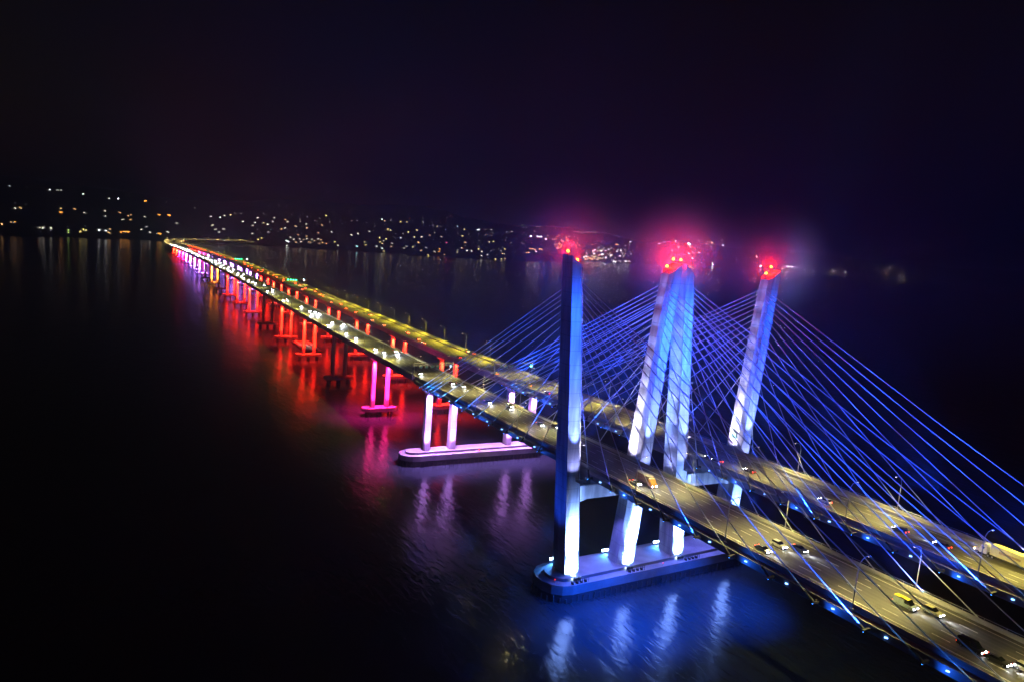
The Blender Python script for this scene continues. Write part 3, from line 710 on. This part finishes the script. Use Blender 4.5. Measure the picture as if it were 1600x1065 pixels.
def make_car(style, colour, label, x, y, hdg, roof=None, tail_big=False, group=None, lit=True):
    s_ = STY[style]
    t = thing({'sedan': 'saloon_car', 'hatch': 'hatchback_car', 'van': 'van'}[style], label, 'van' if style == 'van' else 'car', (x, y, zdeck(x)+.04), 0 if hdg > 0 else math.pi, group)
    if style == 'sedan' or True:
        bd = part('body', prof_loft(s_['body'], s_['w'], s_['w']), paint(colour), t)
    cb = s_['cab']; zr = max(z for _, z in cb)
    part('cabin_glass', prof_loft(cb, s_['w']*.94, s_['w']*.76), M_GLASS, t)
    rf = MB(); x0 = cb[1][0]; x1 = cb[2][0]; wr = s_['w']*.77
    rf.loft([[(x0-.05, -wr, zr-.06), (x1+.05, -wr, zr-.02), (x1+.05, wr, zr-.02), (x0-.05, wr, zr-.06)], [(x0+.1, -wr+.1, zr+.03), (x1-.05, -wr+.1, zr+.06), (x1-.05, wr-.1, zr+.06), (x0+.1, wr-.1, zr+.03)]])
    part('roof', rf, paint(roof or colour), t)
    if style == 'van':
        for q in (-1, 1):
            sd = MB(); sd.box(-2.66, .2, q*.955-.02, q*.955+.02, 1.2, 2.1); part('side_panel', sd, paint(colour), t)
    for xx in (-s_['L']*.3, s_['L']*.32):
        for q in (-1, 1):
            wv = link('wheel', wheel_me, t, (xx, q*(s_['w']-.08), .33)); link('rim', rim_me, wv)
    for q in (-1, 1):
        mb = MB(); xe = s_['L']/2; mb.box(xe-.08, xe+.05, q*s_['w']*.72-.19, q*s_['w']*.72+.19, s_['zh']-.1, s_['zh']+.1); part('headlight', mb, M_HEAD, t)
        k = 1.5 if tail_big else 1
        mb = MB(); mb.box(-xe-.06, -xe+.06, q*s_['w']*.78-.14*k, q*s_['w']*.78+.14*k, .72, .72+.2*k); part('tail_light', mb, M_TAIL, t)
    spot('headlamp_beam', (s_['L']/2+.2, 0, .75), (s_['L']/2+16, 0, -.4), 5200, (.93, .97, 1), 62, 1, .12, t)
    return t
CN = [
 ('hatch', (.75, .74, .72), 84.9, .2, 1, 'white hatchback behind and beside the black saloon at lower right centre', None),
 ('sedan', (.03, .03, .035), 88.9, 3.9, 1, 'black saloon side by side ahead of the white hatchback', None),
 ('sedan', (.03, .05, .14), 85.6, -6.9, 1, 'dark blue saloon in the near lane under the bright stay cable', None),
 ('hatch', (.50, .46, .22), 127.2, 4.6, 1, 'pale gold estate car following the yellow roofed van at lower right', None),
 ('van', (.25, .30, .32), 122.4, 1.3, 1, 'van with a bright yellow roof at lower right beside the pale gold car', (.85, .62, .01)),
 ('van', (.02, .02, .022), 140.6, -3.3, 1, 'black van with amber marker lamps near the bottom right corner', None),
 ('sedan', (.03, .03, .03), 146.0, -3.2, 1, 'dark saloon with one bright headlamp just ahead of the black van', None),
 ('hatch', (.55, .52, .45), 150.6, -1.0, 1, 'cream car half out of view at the bottom right corner', None),
 ('sedan', (.7, .7, .7), 27.2, -6.2, 1, 'white saloon beside the box truck near the leftmost tower', None),
 ('sedan', (.03, .03, .03), -49.9, 8.6, 1, 'black saloon emerging just left of the leftmost tower', None),
 ('sedan', (.06, .06, .07), -54.5, 3.4, 1, 'grey saloon a little behind the one left of the leftmost tower', None),
 ('hatch', (.02, .02, .02), -86.0, 4.4, 1, 'black hatchback leading the group of three above the violet foundation', None),
 ('hatch', (.7, .7, .72), -91.5, 7.6, 1, 'white car beside the black hatchback above the violet foundation', None),
 ('sedan', (.10, .10, .11), -101.3, .4, 1, 'dark grey saloon trailing the white car above the violet foundation', None),
 ('hatch', (.5, .5, .5), -142.4, 4.9, 1, 'silver car leading the bright cluster at the end of the stay cables', None),
 ('sedan', (.2, .2, .2), -147.5, 5.4, 1, 'second car of the bright cluster at the end of the stays', None),
 ('sedan', (.3, .02, .02), -150.5, 1.6, 1, 'dark red car beside the bright cluster at the end of the stay cables', None),
 ('hatch', (.05, .05, .05), -181.0, -5.6, 1, 'single car passing under the gantry on the nearer road', None),
 ('sedan', (.03, .03, .03), 13.4, 50.6-4.8, -1, 'dark saloon with red tail lamps, rear one of the pair by the third tower leg', None),
 ('sedan', (.10, .012, .012), 9.6, 46.0, -1, 'dark red saloon, front one of the pair right of the third tower leg', None),
 ('sedan', (.02, .02, .02), 27.8, 48.6, -1, 'black saloon alone on the farther road below the rightmost tower leg', None),
 ('hatch', (.6, .6, .6), 62.1, 48.6, -1, 'white car on the farther road crossed by the bright blue stay cable', None),
 ('hatch', (.02, .02, .03), 89.3, 49.4, -1, 'black estate car on the farther road midway between tower and lorry', None),
 ('sedan', (.05, .03, .03), 101.9, 50.6, -1, 'dark saloon with orange glowing tail lamps ahead of the lorry', None),
 ('van', (.55, .42, .04), -139.5, 45.4, -1, 'yellow lit van on the farther road just past the gantry', (.85, .6, .02)),
 ('sedan', (.3, .25, .05), -176.5, 43.6, -1, 'yellowish saloon on the farther road just before the gantry', (.7, .5, .02)),
 ('sedan', (.05, .05, .05), -118.0, 46.5, -1, 'dark saloon on the farther road above the violet columns', None),
 ('van', (.6, .5, .1), -262, 62.8, -1, 'pale van parked on the shoulder at the far edge of the farther road', None),
 ('van', (.5, .45, .1), -252, 63.0, -1, 'dark sided van parked behind the pale van on the far shoulder', (.8, .6, .1)),
 ('sedan', (.2, .05, .03), -236, 45.0, -1, 'saloon with red tail lamps near the shoulder vans, farther road', None)]
for st, c, x, y, h, lab, rf in CN:
    make_car(st, c, lab, x, y, h, roof=rf)
for dx, dy, zz in ((-2.7, -.8, 2.1), (2.6, .6, 1.5), (2.6, -.9, 1.4)):
    pass

# box truck on the near road
t = thing('box_truck', 'box truck with a dark cargo body and orange lit cab beside the white saloon', 'truck', (28.6, -2.6, zdeck(28)+.04))
mb = MB(); mb.box(-4.6, 2.3, -1.25, 1.25, 1.05, 3.7); part('cargo_box', mb, mat('cargo_maroon', (.14, .09, .11), .5, noise=(2, (1, 1, 1))), t)
mb = MB(); mb.box(-4.62, 2.32, -1.22, 1.22, 3.7, 3.78); part('roof_panel', mb, mat('cargo_roof', (.34, .34, .38), .5), t)
mb = MB(); mb.loft([[(x_, s_*1.12, z_) for x_, z_ in ((2.35, .55), (2.35, 2.9), (3.3, 3.0), (3.95, 1.9), (4.5, 1.75), (4.6, .55))] for s_ in (-1, 1)]); cabm = part('cab', mb, mat('cab_orange', (.75, .30, .03), .4), t)
mb = MB(); mb.add([(3.36, -1.0, 2.94), (3.36, 1.0, 2.94), (3.97, 1.0, 2.0), (3.97, -1.0, 2.0)], [(0, 1, 2, 3)]); part('windscreen', mb, emit('cab_glow', (1, .42, .03), .9, False), cabm)
mb = MB(); mb.box(2.3, 3.2, -.9, .9, 3.05, 3.35); part('roof_fairing', mb, M_BARRIER, cabm)
mb = MB(); mb.box(-4.5, 4.2, -.5, .5, .6, 1.0); part('chassis', mb, M_DARK, t)
for xx in (-3.1, 3.3):
    for q in (-1, 1): wv = link('wheel', wheel_me, t, (xx, q*1.05, .5)); wv.scale = (1.5, 1.6, 1.5); link('rim', rim_me, wv)
for q in (-1, 1): mb = MB(); mb.box(4.55, 4.66, q*.85-.2, q*.85+.2, .8, 1.06); part('headlight', mb, M_HEAD, t)
spot('headlamp_beam', (4.8, 0, 1.0), (22, 0, -.4), 2600, (.97, .97, 1), 62, 1, .12, t)
# articulated lorry on the far road
t = thing('articulated_lorry', 'articulated lorry with long cream trailer and white cab at the right edge', 'lorry', (109.5, 58.2, zdeck(112)+.04), math.pi)
mt = mat('trailer_cream', (.62, .58, .40), .45, noise=(.5, (1, 1, 1)), col2=(.52, .48, .32))
mb = MB(); mb.box(-16.6, -2.4, -1.28, 1.28, 1.15, 4.05); part('trailer_body', mb, mt, t)
mb = MB(); mb.box(-16.62, -2.38, -1.24, 1.24, 4.05, 4.12); part('trailer_roof', mb, mat('trailer_roof', (.70, .60, .2), .5), t)
mb = MB(); mb.box(-10.6, -4.8, 1.285, 1.30, 2.3, 2.95); part('side_band', mb, mat('side_band', (.22, .11, .08), .5, noise=(3, (1, 1, 4)), col2=(.4, .3, .22)), t)
mb = MB(); mb.loft([[(x_, s_*1.15, z_) for x_, z_ in ((-1.4, .7), (-1.4, 3.6), (-.5, 3.75), (.25, 2.9), (.45, 1.9), (1.85, 1.65), (2.0, .6))] for s_ in (-1, 1)]); cb = part('cab', mb, mat('cab_white', (.70, .68, .62), .35), t)
mb = MB(); mb.box(-.75, -.1, 1.152, 1.17, 2.0, 2.65); part('side_window', mb, M_GLASS, cb)
mb = MB(); mb.add([(.27, -1, 2.86), (.27, 1, 2.86), (.46, 1, 1.98), (.46, -1, 1.98)], [(0, 1, 2, 3)]); part('windscreen', mb, M_GLASS, cb)
mb = MB(); mb.box(-16, 1.6, -.5, .5, .65, 1.12); part('chassis', mb, M_DARK, t)
for xx in (-15.2, -14, -3.2, -2.0, 1.0):
    for q in (-1, 1): wv = link('wheel', wheel_me, t, (xx, q*1.08, .5)); wv.scale = (1.5, 1.6, 1.5); link('rim', rim_me, wv)
for q in (-1, 1):
    mb = MB(); mb.box(1.95, 2.08, q*.9-.2, q*.9+.2, .9, 1.15); part('headlight', mb, M_HEAD, t)
    mb = MB(); mb.box(1.7, 1.98, q*1.05-.12, q*1.05+.12, 1.25, 1.5); part('marker_lamp', mb, M_AMB, t)
mb = MB(); mb.box(-16.7, -16.6, -1.1, -.7, .9, 1.2); mb.box(-16.7, -16.6, .7, 1.1, .9, 1.2); part('tail_light', mb, M_TAIL, t)
spot('headlamp_beam', (2.4, 0, 1.0), (20, 0, -.4), 3200, (1, .95, .8), 70, 1, .12, t)

# distant traffic on both viaducts
def far_car_proto(headmat, tailmat, lightpw, beamcol):
    t = thing('distant_car', 'x', 'car')
    mb = MB(); mb.loft([[(x_, s_*.88, z_) for x_, z_ in ((-2.25, .3), (-2.25, .95), (-1.5, 1.0), (-1.0, 1.42), (.3, 1.45), (1.0, 1.0), (2.2, .85), (2.25, .3))] for s_ in (-1, 1)])
    part('body', mb, paint((.08, .08, .09)), t)
    for q in (-1, 1):
        mb = MB(); mb.box(2.2, 2.32, q*.62-.2, q*.62+.2, .55, .85); part('headlight', mb, headmat, t)
        mb = MB(); mb.box(-2.32, -2.2, q*.65-.2, q*.65+.2, .65, .95); part('tail_light', mb, tailmat, t)
    if lightpw: spot('headlamp_beam', (2.5, 0, .8), (18, 0, -.4), lightpw, beamcol, 70, 1, .12, t)
    return t, kidmap(t)
pN = far_car_proto(M_HEADFAR, M_TAIL, 12000, (.85, .93, 1)); pF = far_car_proto(M_HEAD, M_TAILFAR, 0, (1, .8, .4)); pD = far_car_proto(M_HEADFAR, M_TAIL, 0, None)
first = {0: True, 1: True, 2: True}
def dcar(which, x, y, h, label, group):
    P_ = (pN, pF, pD)[which]
    if first[which]:
        first[which] = False; t = P_[0]; t.location = (x, y, zdeck(x)+.04); t.rotation_euler = (0, 0, h); t['label'] = label; t['group'] = group; return
    copy_tree(P_[0], P_[1], (x, y, zdeck(x)+.04), h, label, group)
for x, y in ((-271, -4.5), (-258, -2.5), (-250, 4.5), (-262, 7.5), (-320, -4), (-346, -4.2), (-398, 8), (-392, -6.5), (-388, 3.6), (-409, 1), (-464, -4.3), (-461, .8), (-455, -6.5), (-470, 5), (-525, .4), (-489, .3), (-484, 4.2), (-581, -6.5), (-588, -1), (-677, -6), (-668, -1.5), (-700, 4)):
    dcar(0, x, y, 0, 'oncoming car with white headlights on the middle stretch of the nearer viaduct', 'oncoming cars on the middle stretch of the nearer viaduct')
x = -740.0
while x > -2340:
    x -= random.uniform(9, 27)
    dcar(random.choice((0, 2, 2)), x, random.choice((-6.6, -3, .6, 4.2))+random.uniform(-.4, .4), 0, 'oncoming car in the dense stream of headlights at the far end of the nearer viaduct', 'dense far stream of oncoming headlights')
for x, y in ((-300, 44), (-318, 46.5), (-352, 50), (-397, 44.5), (-430, 44), (-470, 55), (-490, 46), (-520, 44.5), (-560, 50), (-577, 44)):
    dcar(1, x, y, math.pi, 'car with red tail lights on the near part of the farther viaduct', 'departing cars on the near part of the farther viaduct')
x = -600.0
while x > -2340:
    x -= random.uniform(14, 48)
    dcar(1, x, random.choice((44.5, 48, 51.5, 55))+random.uniform(-.4, .4), math.pi, 'departing car with red tail lights on the far stretch of the farther viaduct', 'departing cars on the far stretch of the farther viaduct')

# ------------------------------------------------------------------ moored work barge behind the red piers
t = thing('work_barge', 'flat grey barge with three pale strips moored behind the red lit columns', 'barge', (-553, 15, 0))
mb = MB(); mb.loft([[(x_, y_*.9, -.8) for x_, y_ in ((-30, -9), (30, -9), (30, 9), (-30, 9))], [(x_, y_, 1.4) for x_, y_ in ((-33, -9), (33, -9), (33, 9), (-33, 9))]]); part('hull', mb, M_FENDER, t)
for yy in (-6, 0, 6): mb = MB(); mb.box(-29, 29, yy-1.7, yy+1.7, 1.4, 2.2); part('deck_strip', mb, M_CAP, t)
spot('barge_light', (0, 0, 16), (0, 0, 0), 9000, (1, .8, .7), 150, 1, .3, t)

# ------------------------------------------------------------------ shore town
TOWN = "-3834,-579,wL;-3810,-509,dL;-3996,-436,WL;-4073,-407,wL;-4134,-393,wL;-4093,-297,wL;-4185,-187,wL;-4365,-140,WL;-4542,0,OL;-4567,108,wL;-3418,-522,wL;-3420,-502,oL;-3523,-527,dL;-3481,-486,dL;-3684,-373,oL;-3580,-366,OL;-3747,-322,oL;-3658,-277,wL;-3795,-202,wL;-3645,-197,wL;-3930,-139,oL;-3899,-90,oL;-3869,-102,oL;-3720,-124,wL;-3734,-91,oL;-3928,-25,wL;-4000,44,OL;-4087,95,OL;-3045,-483,OL;-3059,-491,oL;-2966,-510,oL;-3006,-405,wL;-3022,-394,wL;-3038,-373,wL;-3132,-318,gL;-3087,-316,gL;-3088,-274,yL;-3133,-269,yL;-3134,-258,yL;-3194,-263,dL;-3180,-217,WL;-3195,-208,WL;-3180,-198,WL;-3180,-191,WL;-3240,-179,oL;-3180,-177,oL;-3300,-139,OL;-3315,-123,OL;-3314,-109,OL;-3567,-30,wL;-3448,-52,wL;-3357,-25,wL;-3340,13,OL;-3458,51,wL;-4129,304,wL;-4124,352,WL;-4181,378,wL;-4266,423,yL;-4352,457,wL;-4362,495,wL;-4138,472,wL;-3875,285,wL;-3754,289,wL;-3779,329,wL;-3648,293,wL;-4376,246,wL;-3830,115,wL;-4012,505,wL;-3745,464,wL;-4099,528,wL;-4622,759,wM;-4328,616,wM;-4214,654,wM;-4244,570,wM;-4106,577,yM;-4058,592,wM;-4127,631,wM;-4276,731,oM;-4071,687,wM;-3806,555,wM;-4317,826,wM;-4367,879,wM;-4333,893,wM;-4306,940,wM;-4442,1015,yM;-4326,987,wM;-4401,1168,wM;-4377,1197,wM;-4346,1247,wM;-4012,940,wM;-3996,1055,wM;-4016,1095,wM;-4531,1406,WM;-4512,1417,oM;-4201,1258,wM;-4233,1352,oM;-4541,1471,wM;-4476,1521,yM;-4463,1556,yM;-4407,1577,wM;-4382,1641,wM;-4366,1641,wM;-4351,1678,wM;-4369,1714,wM;-4400,1756,yM;-4434,1794,wM;-4512,1951,CM;-4479,1989,yM;-4603,2147,WM;-4623,2176,WM;-4709,2273,wM;-4785,2356,wM;-4199,1655,wM;-4006,1491,wM;-4263,1848,wM;-4328,1958,wM;-4381,2056,wM;-4569,2217,wM;-4540,2242,wM;-4089,1356,wM;-4008,1357,wM;-3798,1232,wM;-3713,1202,oM;-3626,1085,wM;-3644,1126,WM;-3730,1055,yM;-3672,1040,yM;-3628,977,CM;-3728,1294,wM;-3670,1320,wM;-3690,1267,wM;-3715,1411,wM;-3615,1338,oM;-3743,1502,OM;-3688,1477,OM;-4017,1661,rM;-3713,1608,wM;-3745,1681,wM;-3734,1704,wM;-4121,1938,wM;-3945,1855,wM;-3802,1806,wM;-4254,2077,yM;-4266,2119,yM;-3869,1906,wM;-4009,2028,wM;-3935,2008,wM;-4414,2290,wM;-4314,2285,wM;-3656,621,WM;-3639,627,WM;-3693,660,wM;-3731,697,wM;-3726,721,oM;-3647,729,oM;-3616,733,oM;-3695,787,wM;-3606,772,oM;-3641,817,oM;-3688,877,yM;-3647,663,oM;-3723,737,wM;-3620,484,yM;-3592,468,yM;-3726,653,wM;-3692,801,oM;-3640,759,oM;-3685,700,wM;-3673,751,wM;-3646,799,oM;-4706,2660,WR;-4704,2723,WR;-4770,2789,WR;-4712,2739,WR;-4763,2830,WR;-4908,2938,wR;-4797,2918,wR;-4939,3088,wR;-5079,3147,wR;-5391,3298,yR;-5189,2994,wR;-5191,3019,wR;-4928,2816,wR;-5292,2904,dR;-5167,2850,dR;-4383,2409,wR;-4376,2421,wR;-4330,2411,wR;-4187,2419,WR;-4256,2449,OR;-4065,2270,oR;-4276,2416,OR;-4265,2434,OR;-4332,2528,OR;-4096,2306,OR;-4219,2394,oR;-4364,2562,OR;-4243,2559,wR;-4471,2675,wR;-4662,2851,wR;-5254,4267,wR;-5295,4336,wR;-5395,4520,wR;-6294,5455,wR;-6271,5180,wR;-7121,6422,WR;-7106,6439,wR;-7081,6511,wR;-5984,4601,WR;-5598,4141,OR;-5277,3742,WR;-5030,3545,WR;-6034,4177,oR;-4884,3334,WR;-5643,3657,wR;-5673,3694,wR;-5677,3714,wR;-5720,3759,wR;-5762,3804,wR;-5791,3841,wR;-5807,3871,wR;-5861,3924,wR;-5878,3953,wR;-5932,4007,wR;-5924,4020,wR;-6089,4150,wR;-6105,4180,wR;-6121,4209,wR;-6112,4222,wR;-6041,4193,wR;-5235,3925,WR;-5401,3799,wR;-5140,3752,WR;-5484,4119,WR;-5169,3763,oR;-5319,3734,wR;-4836,3326,WR;-5298,4066,wR;-5435,4133,wR;-5411,4066,wR;-5362,3829,wR;-5239,3638,WR;-5599,4165,wR;-5397,3933,oR;-5160,3775,wR;-5738,4503,wR;-5409,4119,wR;-5264,3708,yR;-5184,3767,wR;-5704,4325,wR;-5416,3985,oR;-5412,3938,wR;-5592,4274,wR;-4940,3359,wR;-5006,3706,wR;-5305,3754,wR;-5385,4000,WR;-5068,3697,wR;-4995,3644,wR;-5183,3587,wR;-5601,3958,wR;-5331,3820,WR;-5347,3798,wR;-5421,3875,wR;-5464,3762,yR;-5014,3489,wR;-5242,3815,oR;-4811,3387,wR;-5513,4130,wR;-5441,3975,wR;-5209,3656,wR;-5189,3632,yR;-5274,3998,wR;-5507,3832,wR;-5345,3748,wR;-5387,3845,wR;-4836,3298,oR;-5052,3487,yR;-5110,3742,yR;-5141,3490,wR;-4906,3435,wR;-5117,3630,WR;-5548,4208,wR;-5171,3734,yR;-5451,4063,wR;-5772,4433,wR;-5430,4190,wR;-5157,3677,WR;-5437,4205,wR;-5342,4033,wR;-5115,3710,wR;-5575,3891,wR;-4844,3260,wR;-5058,3609,wR;-5424,4099,wR;-5053,3512,WR;-5310,4026,wR;-5505,4191,wR;-5007,3394,wR;-5398,3906,WR;-5195,3596,WR;-5170,3912,wR;-5220,3920,wR;-5516,4250,wR;-5455,4057,wR;-4902,3492,oR;-4869,3304,WR;-4959,3541,oR;-4831,3358,oR;-4784,3242,yR;-4867,3437,oR;-4831,3359,yR;-4887,3384,yR;-4804,3318,yR;-4841,3396,yR;-4841,3264,WR;-4804,3266,WR;-4911,3428,yR;-4882,3390,yR;-4889,3485,wR;-4912,3478,yR;-4841,3396,WR;-4807,3314,oR;-4907,3458,yR;-4826,3314,yR;-4877,3319,yR;-4912,3478,yR;-4971,3576,WR;-4935,3524,wR;-4820,3268,yR;-4854,3351,yR;-4895,3372,wR;-4856,3401,wR;-5052,3869,wR;-4880,3598,wR;-5031,3822,wR;-5044,3855,wR;-4891,3609,WR;-4898,3625,WR;-4925,3663,wR;-5103,3926,wR;-5075,3864,wR;-5070,3870,WR;-5066,3925,wR;-4988,3755,wR;-4928,3660,wR;-4907,3638,wR;-5052,3845,wR;-4975,3722,wR;-4917,3624,WR;-5087,3923,wR;-5064,3903,wR;-4898,3625,WR;-5103,3902,wR;-4890,3585,wR;-4670,2895,oR;-4815,2945,wR;-4627,2879,wR;-4971,3065,oR;-4977,3196,wR;-5038,3267,wR;-5108,3351,oR;-4979,3219,wR;-5193,3302,oR;-5221,3314,wR;-4632,2872,yR;-5138,3277,yR;-4946,3104,yR;-5436,3590,wR;-4744,2974,wR;-4645,2878,wR;-4804,2992,yR;-5230,3438,yR;-5206,3447,yR;-5048,3167,wR;-4702,2900,oR;-4821,3022,yR;-5359,3433,wR;-4686,2927,oR;-5158,3357,oR;-5434,3538,wR;-5043,3314,wR;-5028,3226,oR;-5455,3587,wR;-4964,3159,wR;-4658,2857,oR;-4930,3212,oR;-4560,2817,wR;-4861,2986,oR;-5382,3453,wR;-5567,4476,wR;-5818,5020,dR;-5675,4886,wR;-6920,6265,wR;-5779,5041,dR;-7211,6812,dR;-6544,5532,dR;-6836,5952,wR;-6547,5758,wR;-5740,4926,dR;-7123,6818,dR;-6350,5295,wR;-6150,4948,wR;-6600,6037,dR;-7360,6807,wR;-6452,5843,wR;-6265,5736,wR;-6736,6266,wR;-5848,5145,wR;-5836,4764,wR;-3555,1061,dM;-3961,1957,dM;-4708,2374,dM;-3773,1896,dM;-4223,1863,yM;-4148,1456,yM;-3688,1799,dM;-4296,1351,wM;-3857,1995,wM;-4225,1859,oM;-4274,1276,dM;-3816,1401,oM;-4168,1691,oM;-3786,1838,wM;-4193,1328,dM;-3963,1307,dM;-3863,1984,oM;-3685,1324,dM;-4205,1341,yM;-4568,1484,dM;-3803,1307,dM;-4103,2107,wM;-3750,1940,oM;-3599,1118,yM;-4127,1592,oM;-4036,1803,oM;-4198,1360,yM;-3662,1501,oM;-3857,1199,wM;-3951,1249,yM;-4442,1570,wM;-4143,1512,yM;-4478,1375,dM;-4294,1814,dM;-4154,1685,dM;-3720,1901,yM;-4425,2268,dM;-4783,2489,dM;-3585,1290,dM;-3656,1437,wM;-3928,1955,dM;-3791,1161,yM;-4029,1955,dM;-4672,2313,wM;-3863,1817,yM;-3938,1240,dM;-3634,1411,dM;-3687,1592,yM;-3586,1596,dM;-4103,1404,wM;-3859,1373,dM;-4082,1186,wM;-3707,1760,wM;-3680,1251,dM;-4457,2138,wM;-4791,2538,wM;-4081,2116,yM;-4310,1619,dM;-3815,1673,yM;-4477,1993,wM;-4098,1184,dM;-3682,1844,yM;-4148,1456,dM;-3922,1194,yM;-4445,1919,wM;-3744,1159,yM;-3673,1587,yM;-3658,1311,yM;-3980,1433,yM;-3572,1365,yM;-3843,813,dM;-3879,724,oM;-4316,1082,dM;-4139,799,dM;-3946,896,dM;-3673,683,dM;-3685,701,dM;-4200,932,oM;-3552,603,wM;-4254,900,wM;-3844,932,dM;-4132,763,oM;-3841,759,oM;-4273,818,wM;-4229,736,wM;-4221,845,wM;-3565,753,dM;-3598,744,dM;-4029,664,oM;-3928,844,oM;-4237,908,dM;-4024,693,dM;-4277,995,wM;-3962,694,dM;-3665,844,dM;-4118,825,oM;-3813,931,dM;-3640,880,wM;-4048,923,dM;-3960,963,dM;-7391,7080,yF;-7534,7429,wF;-6378,6165,wF;-6320,6117,wF;-7472,8055,wF;-7348,8590,WF;-7357,8682,WF;-7195,8307,wF;-8199,9619,wF;-8057,9935,dF;-7227,8811,wF;-7312,9512,wF;-7324,9579,wF;-7338,9870,WF;-7410,10981,oF;-7665,11443,wF;-7267,11132,wF;-7240,11204,yF;-7057,7725,WF"
TC = {'w': (1, .86, .72), 'W': (.95, .97, 1), 'o': (1, .50, .18), 'O': (1, .36, .05), 'y': (1, .75, .2), 'd': (.6, .65, .7), 'g': (.6, .9, .15), 'C': (.5, .95, 1), 'r': (1, .05, .12)}
TS = {'w': 1.0, 'W': 2.6, 'o': 1.1, 'O': 1.8, 'y': 1.4, 'd': .35, 'g': 1.2, 'C': 2.4, 'r': 1.2}
EM = {}
def town_mat(c, band):
    if (c, band) not in EM: EM[(c, band)] = emit('lit_window', TC[c], 4.6*TS[c]*(.8, 1.6, 2.6, 16)[band], band < 2 and c in 'OW')
    return EM[(c, band)]
HW_ = MB(); HW_.box(-8, 8, -5, 5, -4, 6.5)
HR_ = MB(); HR_.loft([[(-8.6, -5.6, 6.5), (8.6, -5.6, 6.5), (8.6, 0, 9.6), (-8.6, 0, 9.6)], [(-8.6, 5.6, 6.5), (8.6, 5.6, 6.5), (8.6, .01, 9.62), (-8.6, .01, 9.62)]])
M_WALL = mat('clapboard', (.30, .29, .27), .8)
wall_me = HW_.mesh('wall', M_WALL); roof_me = HR_.mesh('roof', M_ROOF)
WN = {}
def win_me(kind, c, band):
    if (kind, c, band) in WN: return WN[(kind, c, band)]
    mb = MB()
    if kind == 0: mb.box(-1.7, 1.7, -.12, .12, -1.2, 1.2)
    elif kind == 1: mb.box(-2.6, 2.6, -.12, .12, -1.1, 1.1)
    else: mb.box(-6.5, 6.5, -.12, .12, -.9, .9)
    WN[(kind, c, band)] = mb.mesh('window', town_mat(c, band)); return WN[(kind, c, band)]
stuff = {}
entries = []
for e in TOWN.split(';'):
    a_, b_, c_ = e.split(','); entries.append((int(a_), int(b_), c_[0]))
order = sorted(range(len(entries)), key=lambda i: Vector((entries[i][0]-C0[0], entries[i][1]-C0[1])).length / TS[entries[i][2]])
hs = set(order[:235])
REG = [(6, 'on the dark hillside left of the bridge end', 'houses on the left hillside'), (14, 'on the shore hillside behind the curving viaduct end', 'houses behind the viaduct end'), (30, 'on the long dark ridge above the middle of the river', 'houses on the middle ridge'), (200, 'in the bright town seen behind the towers', 'houses in the town behind the towers')]
CW = {'w': 'warm white', 'W': 'bright white', 'o': 'orange', 'O': 'strong orange', 'y': 'yellow', 'd': 'dim', 'g': 'greenish', 'C': 'icy white', 'r': 'red'}
tl = {}
for i, (x, y, c) in enumerate(entries):
    r = math.hypot(x-C0[0], y-C0[1]); a_ = math.degrees(math.atan2(y-C0[1], -(x-C0[0])))
    band = 0 if r < 4300 else (1 if r < 5600 else (2 if r < 8500 else 3))
    z = max(height(x, y), 1.5) + (0, 0, 5, 12)[band]; rz = math.atan2(CAM.x-x, -(CAM.y-y)) + random.uniform(-.25, .25)
    if i in hs:
        for lim, wh, gp in REG:
            if a_ < lim: break
        lab = 'house with %s windows %s' % (CW[c], wh)
        h = thing('house', lab, 'house', (x, y, z), rz, gp)
        hs_ = (1, 1, 1.4, 2.6)[band]; h.scale = (hs_, hs_, hs_)
        link('wall', wall_me, h); link('roof', roof_me, h)
        kind = 2 if (c in 'O' and random.random() < .5) else random.choice((0, 1))
        w_ = link('window', win_me(kind, c, band), h, (0 if kind == 2 else random.uniform(-4, 4), -5.1, 4.2))
        w2 = link('window', win_me(0, c if random.random() < .7 else 'd', band), h, (random.uniform(-5, 5), -5.1, 1.2))
    else:
        mb = tl.setdefault((c, band), MB())
        s_ = (1.1, 1.1, 2.0, 4.5)[band]
        mb.box(x-s_, x+s_, y-s_, y+s_, z+6.5, z+6.5+1.2*s_)
tn = thing('town_lights', 'scattered street and window lights of the shore town', 'lights')
tn['kind'] = 'stuff'
for (c, band), mb in tl.items(): part('light_cluster', mb, town_mat(c, band), tn, kind='stuff')
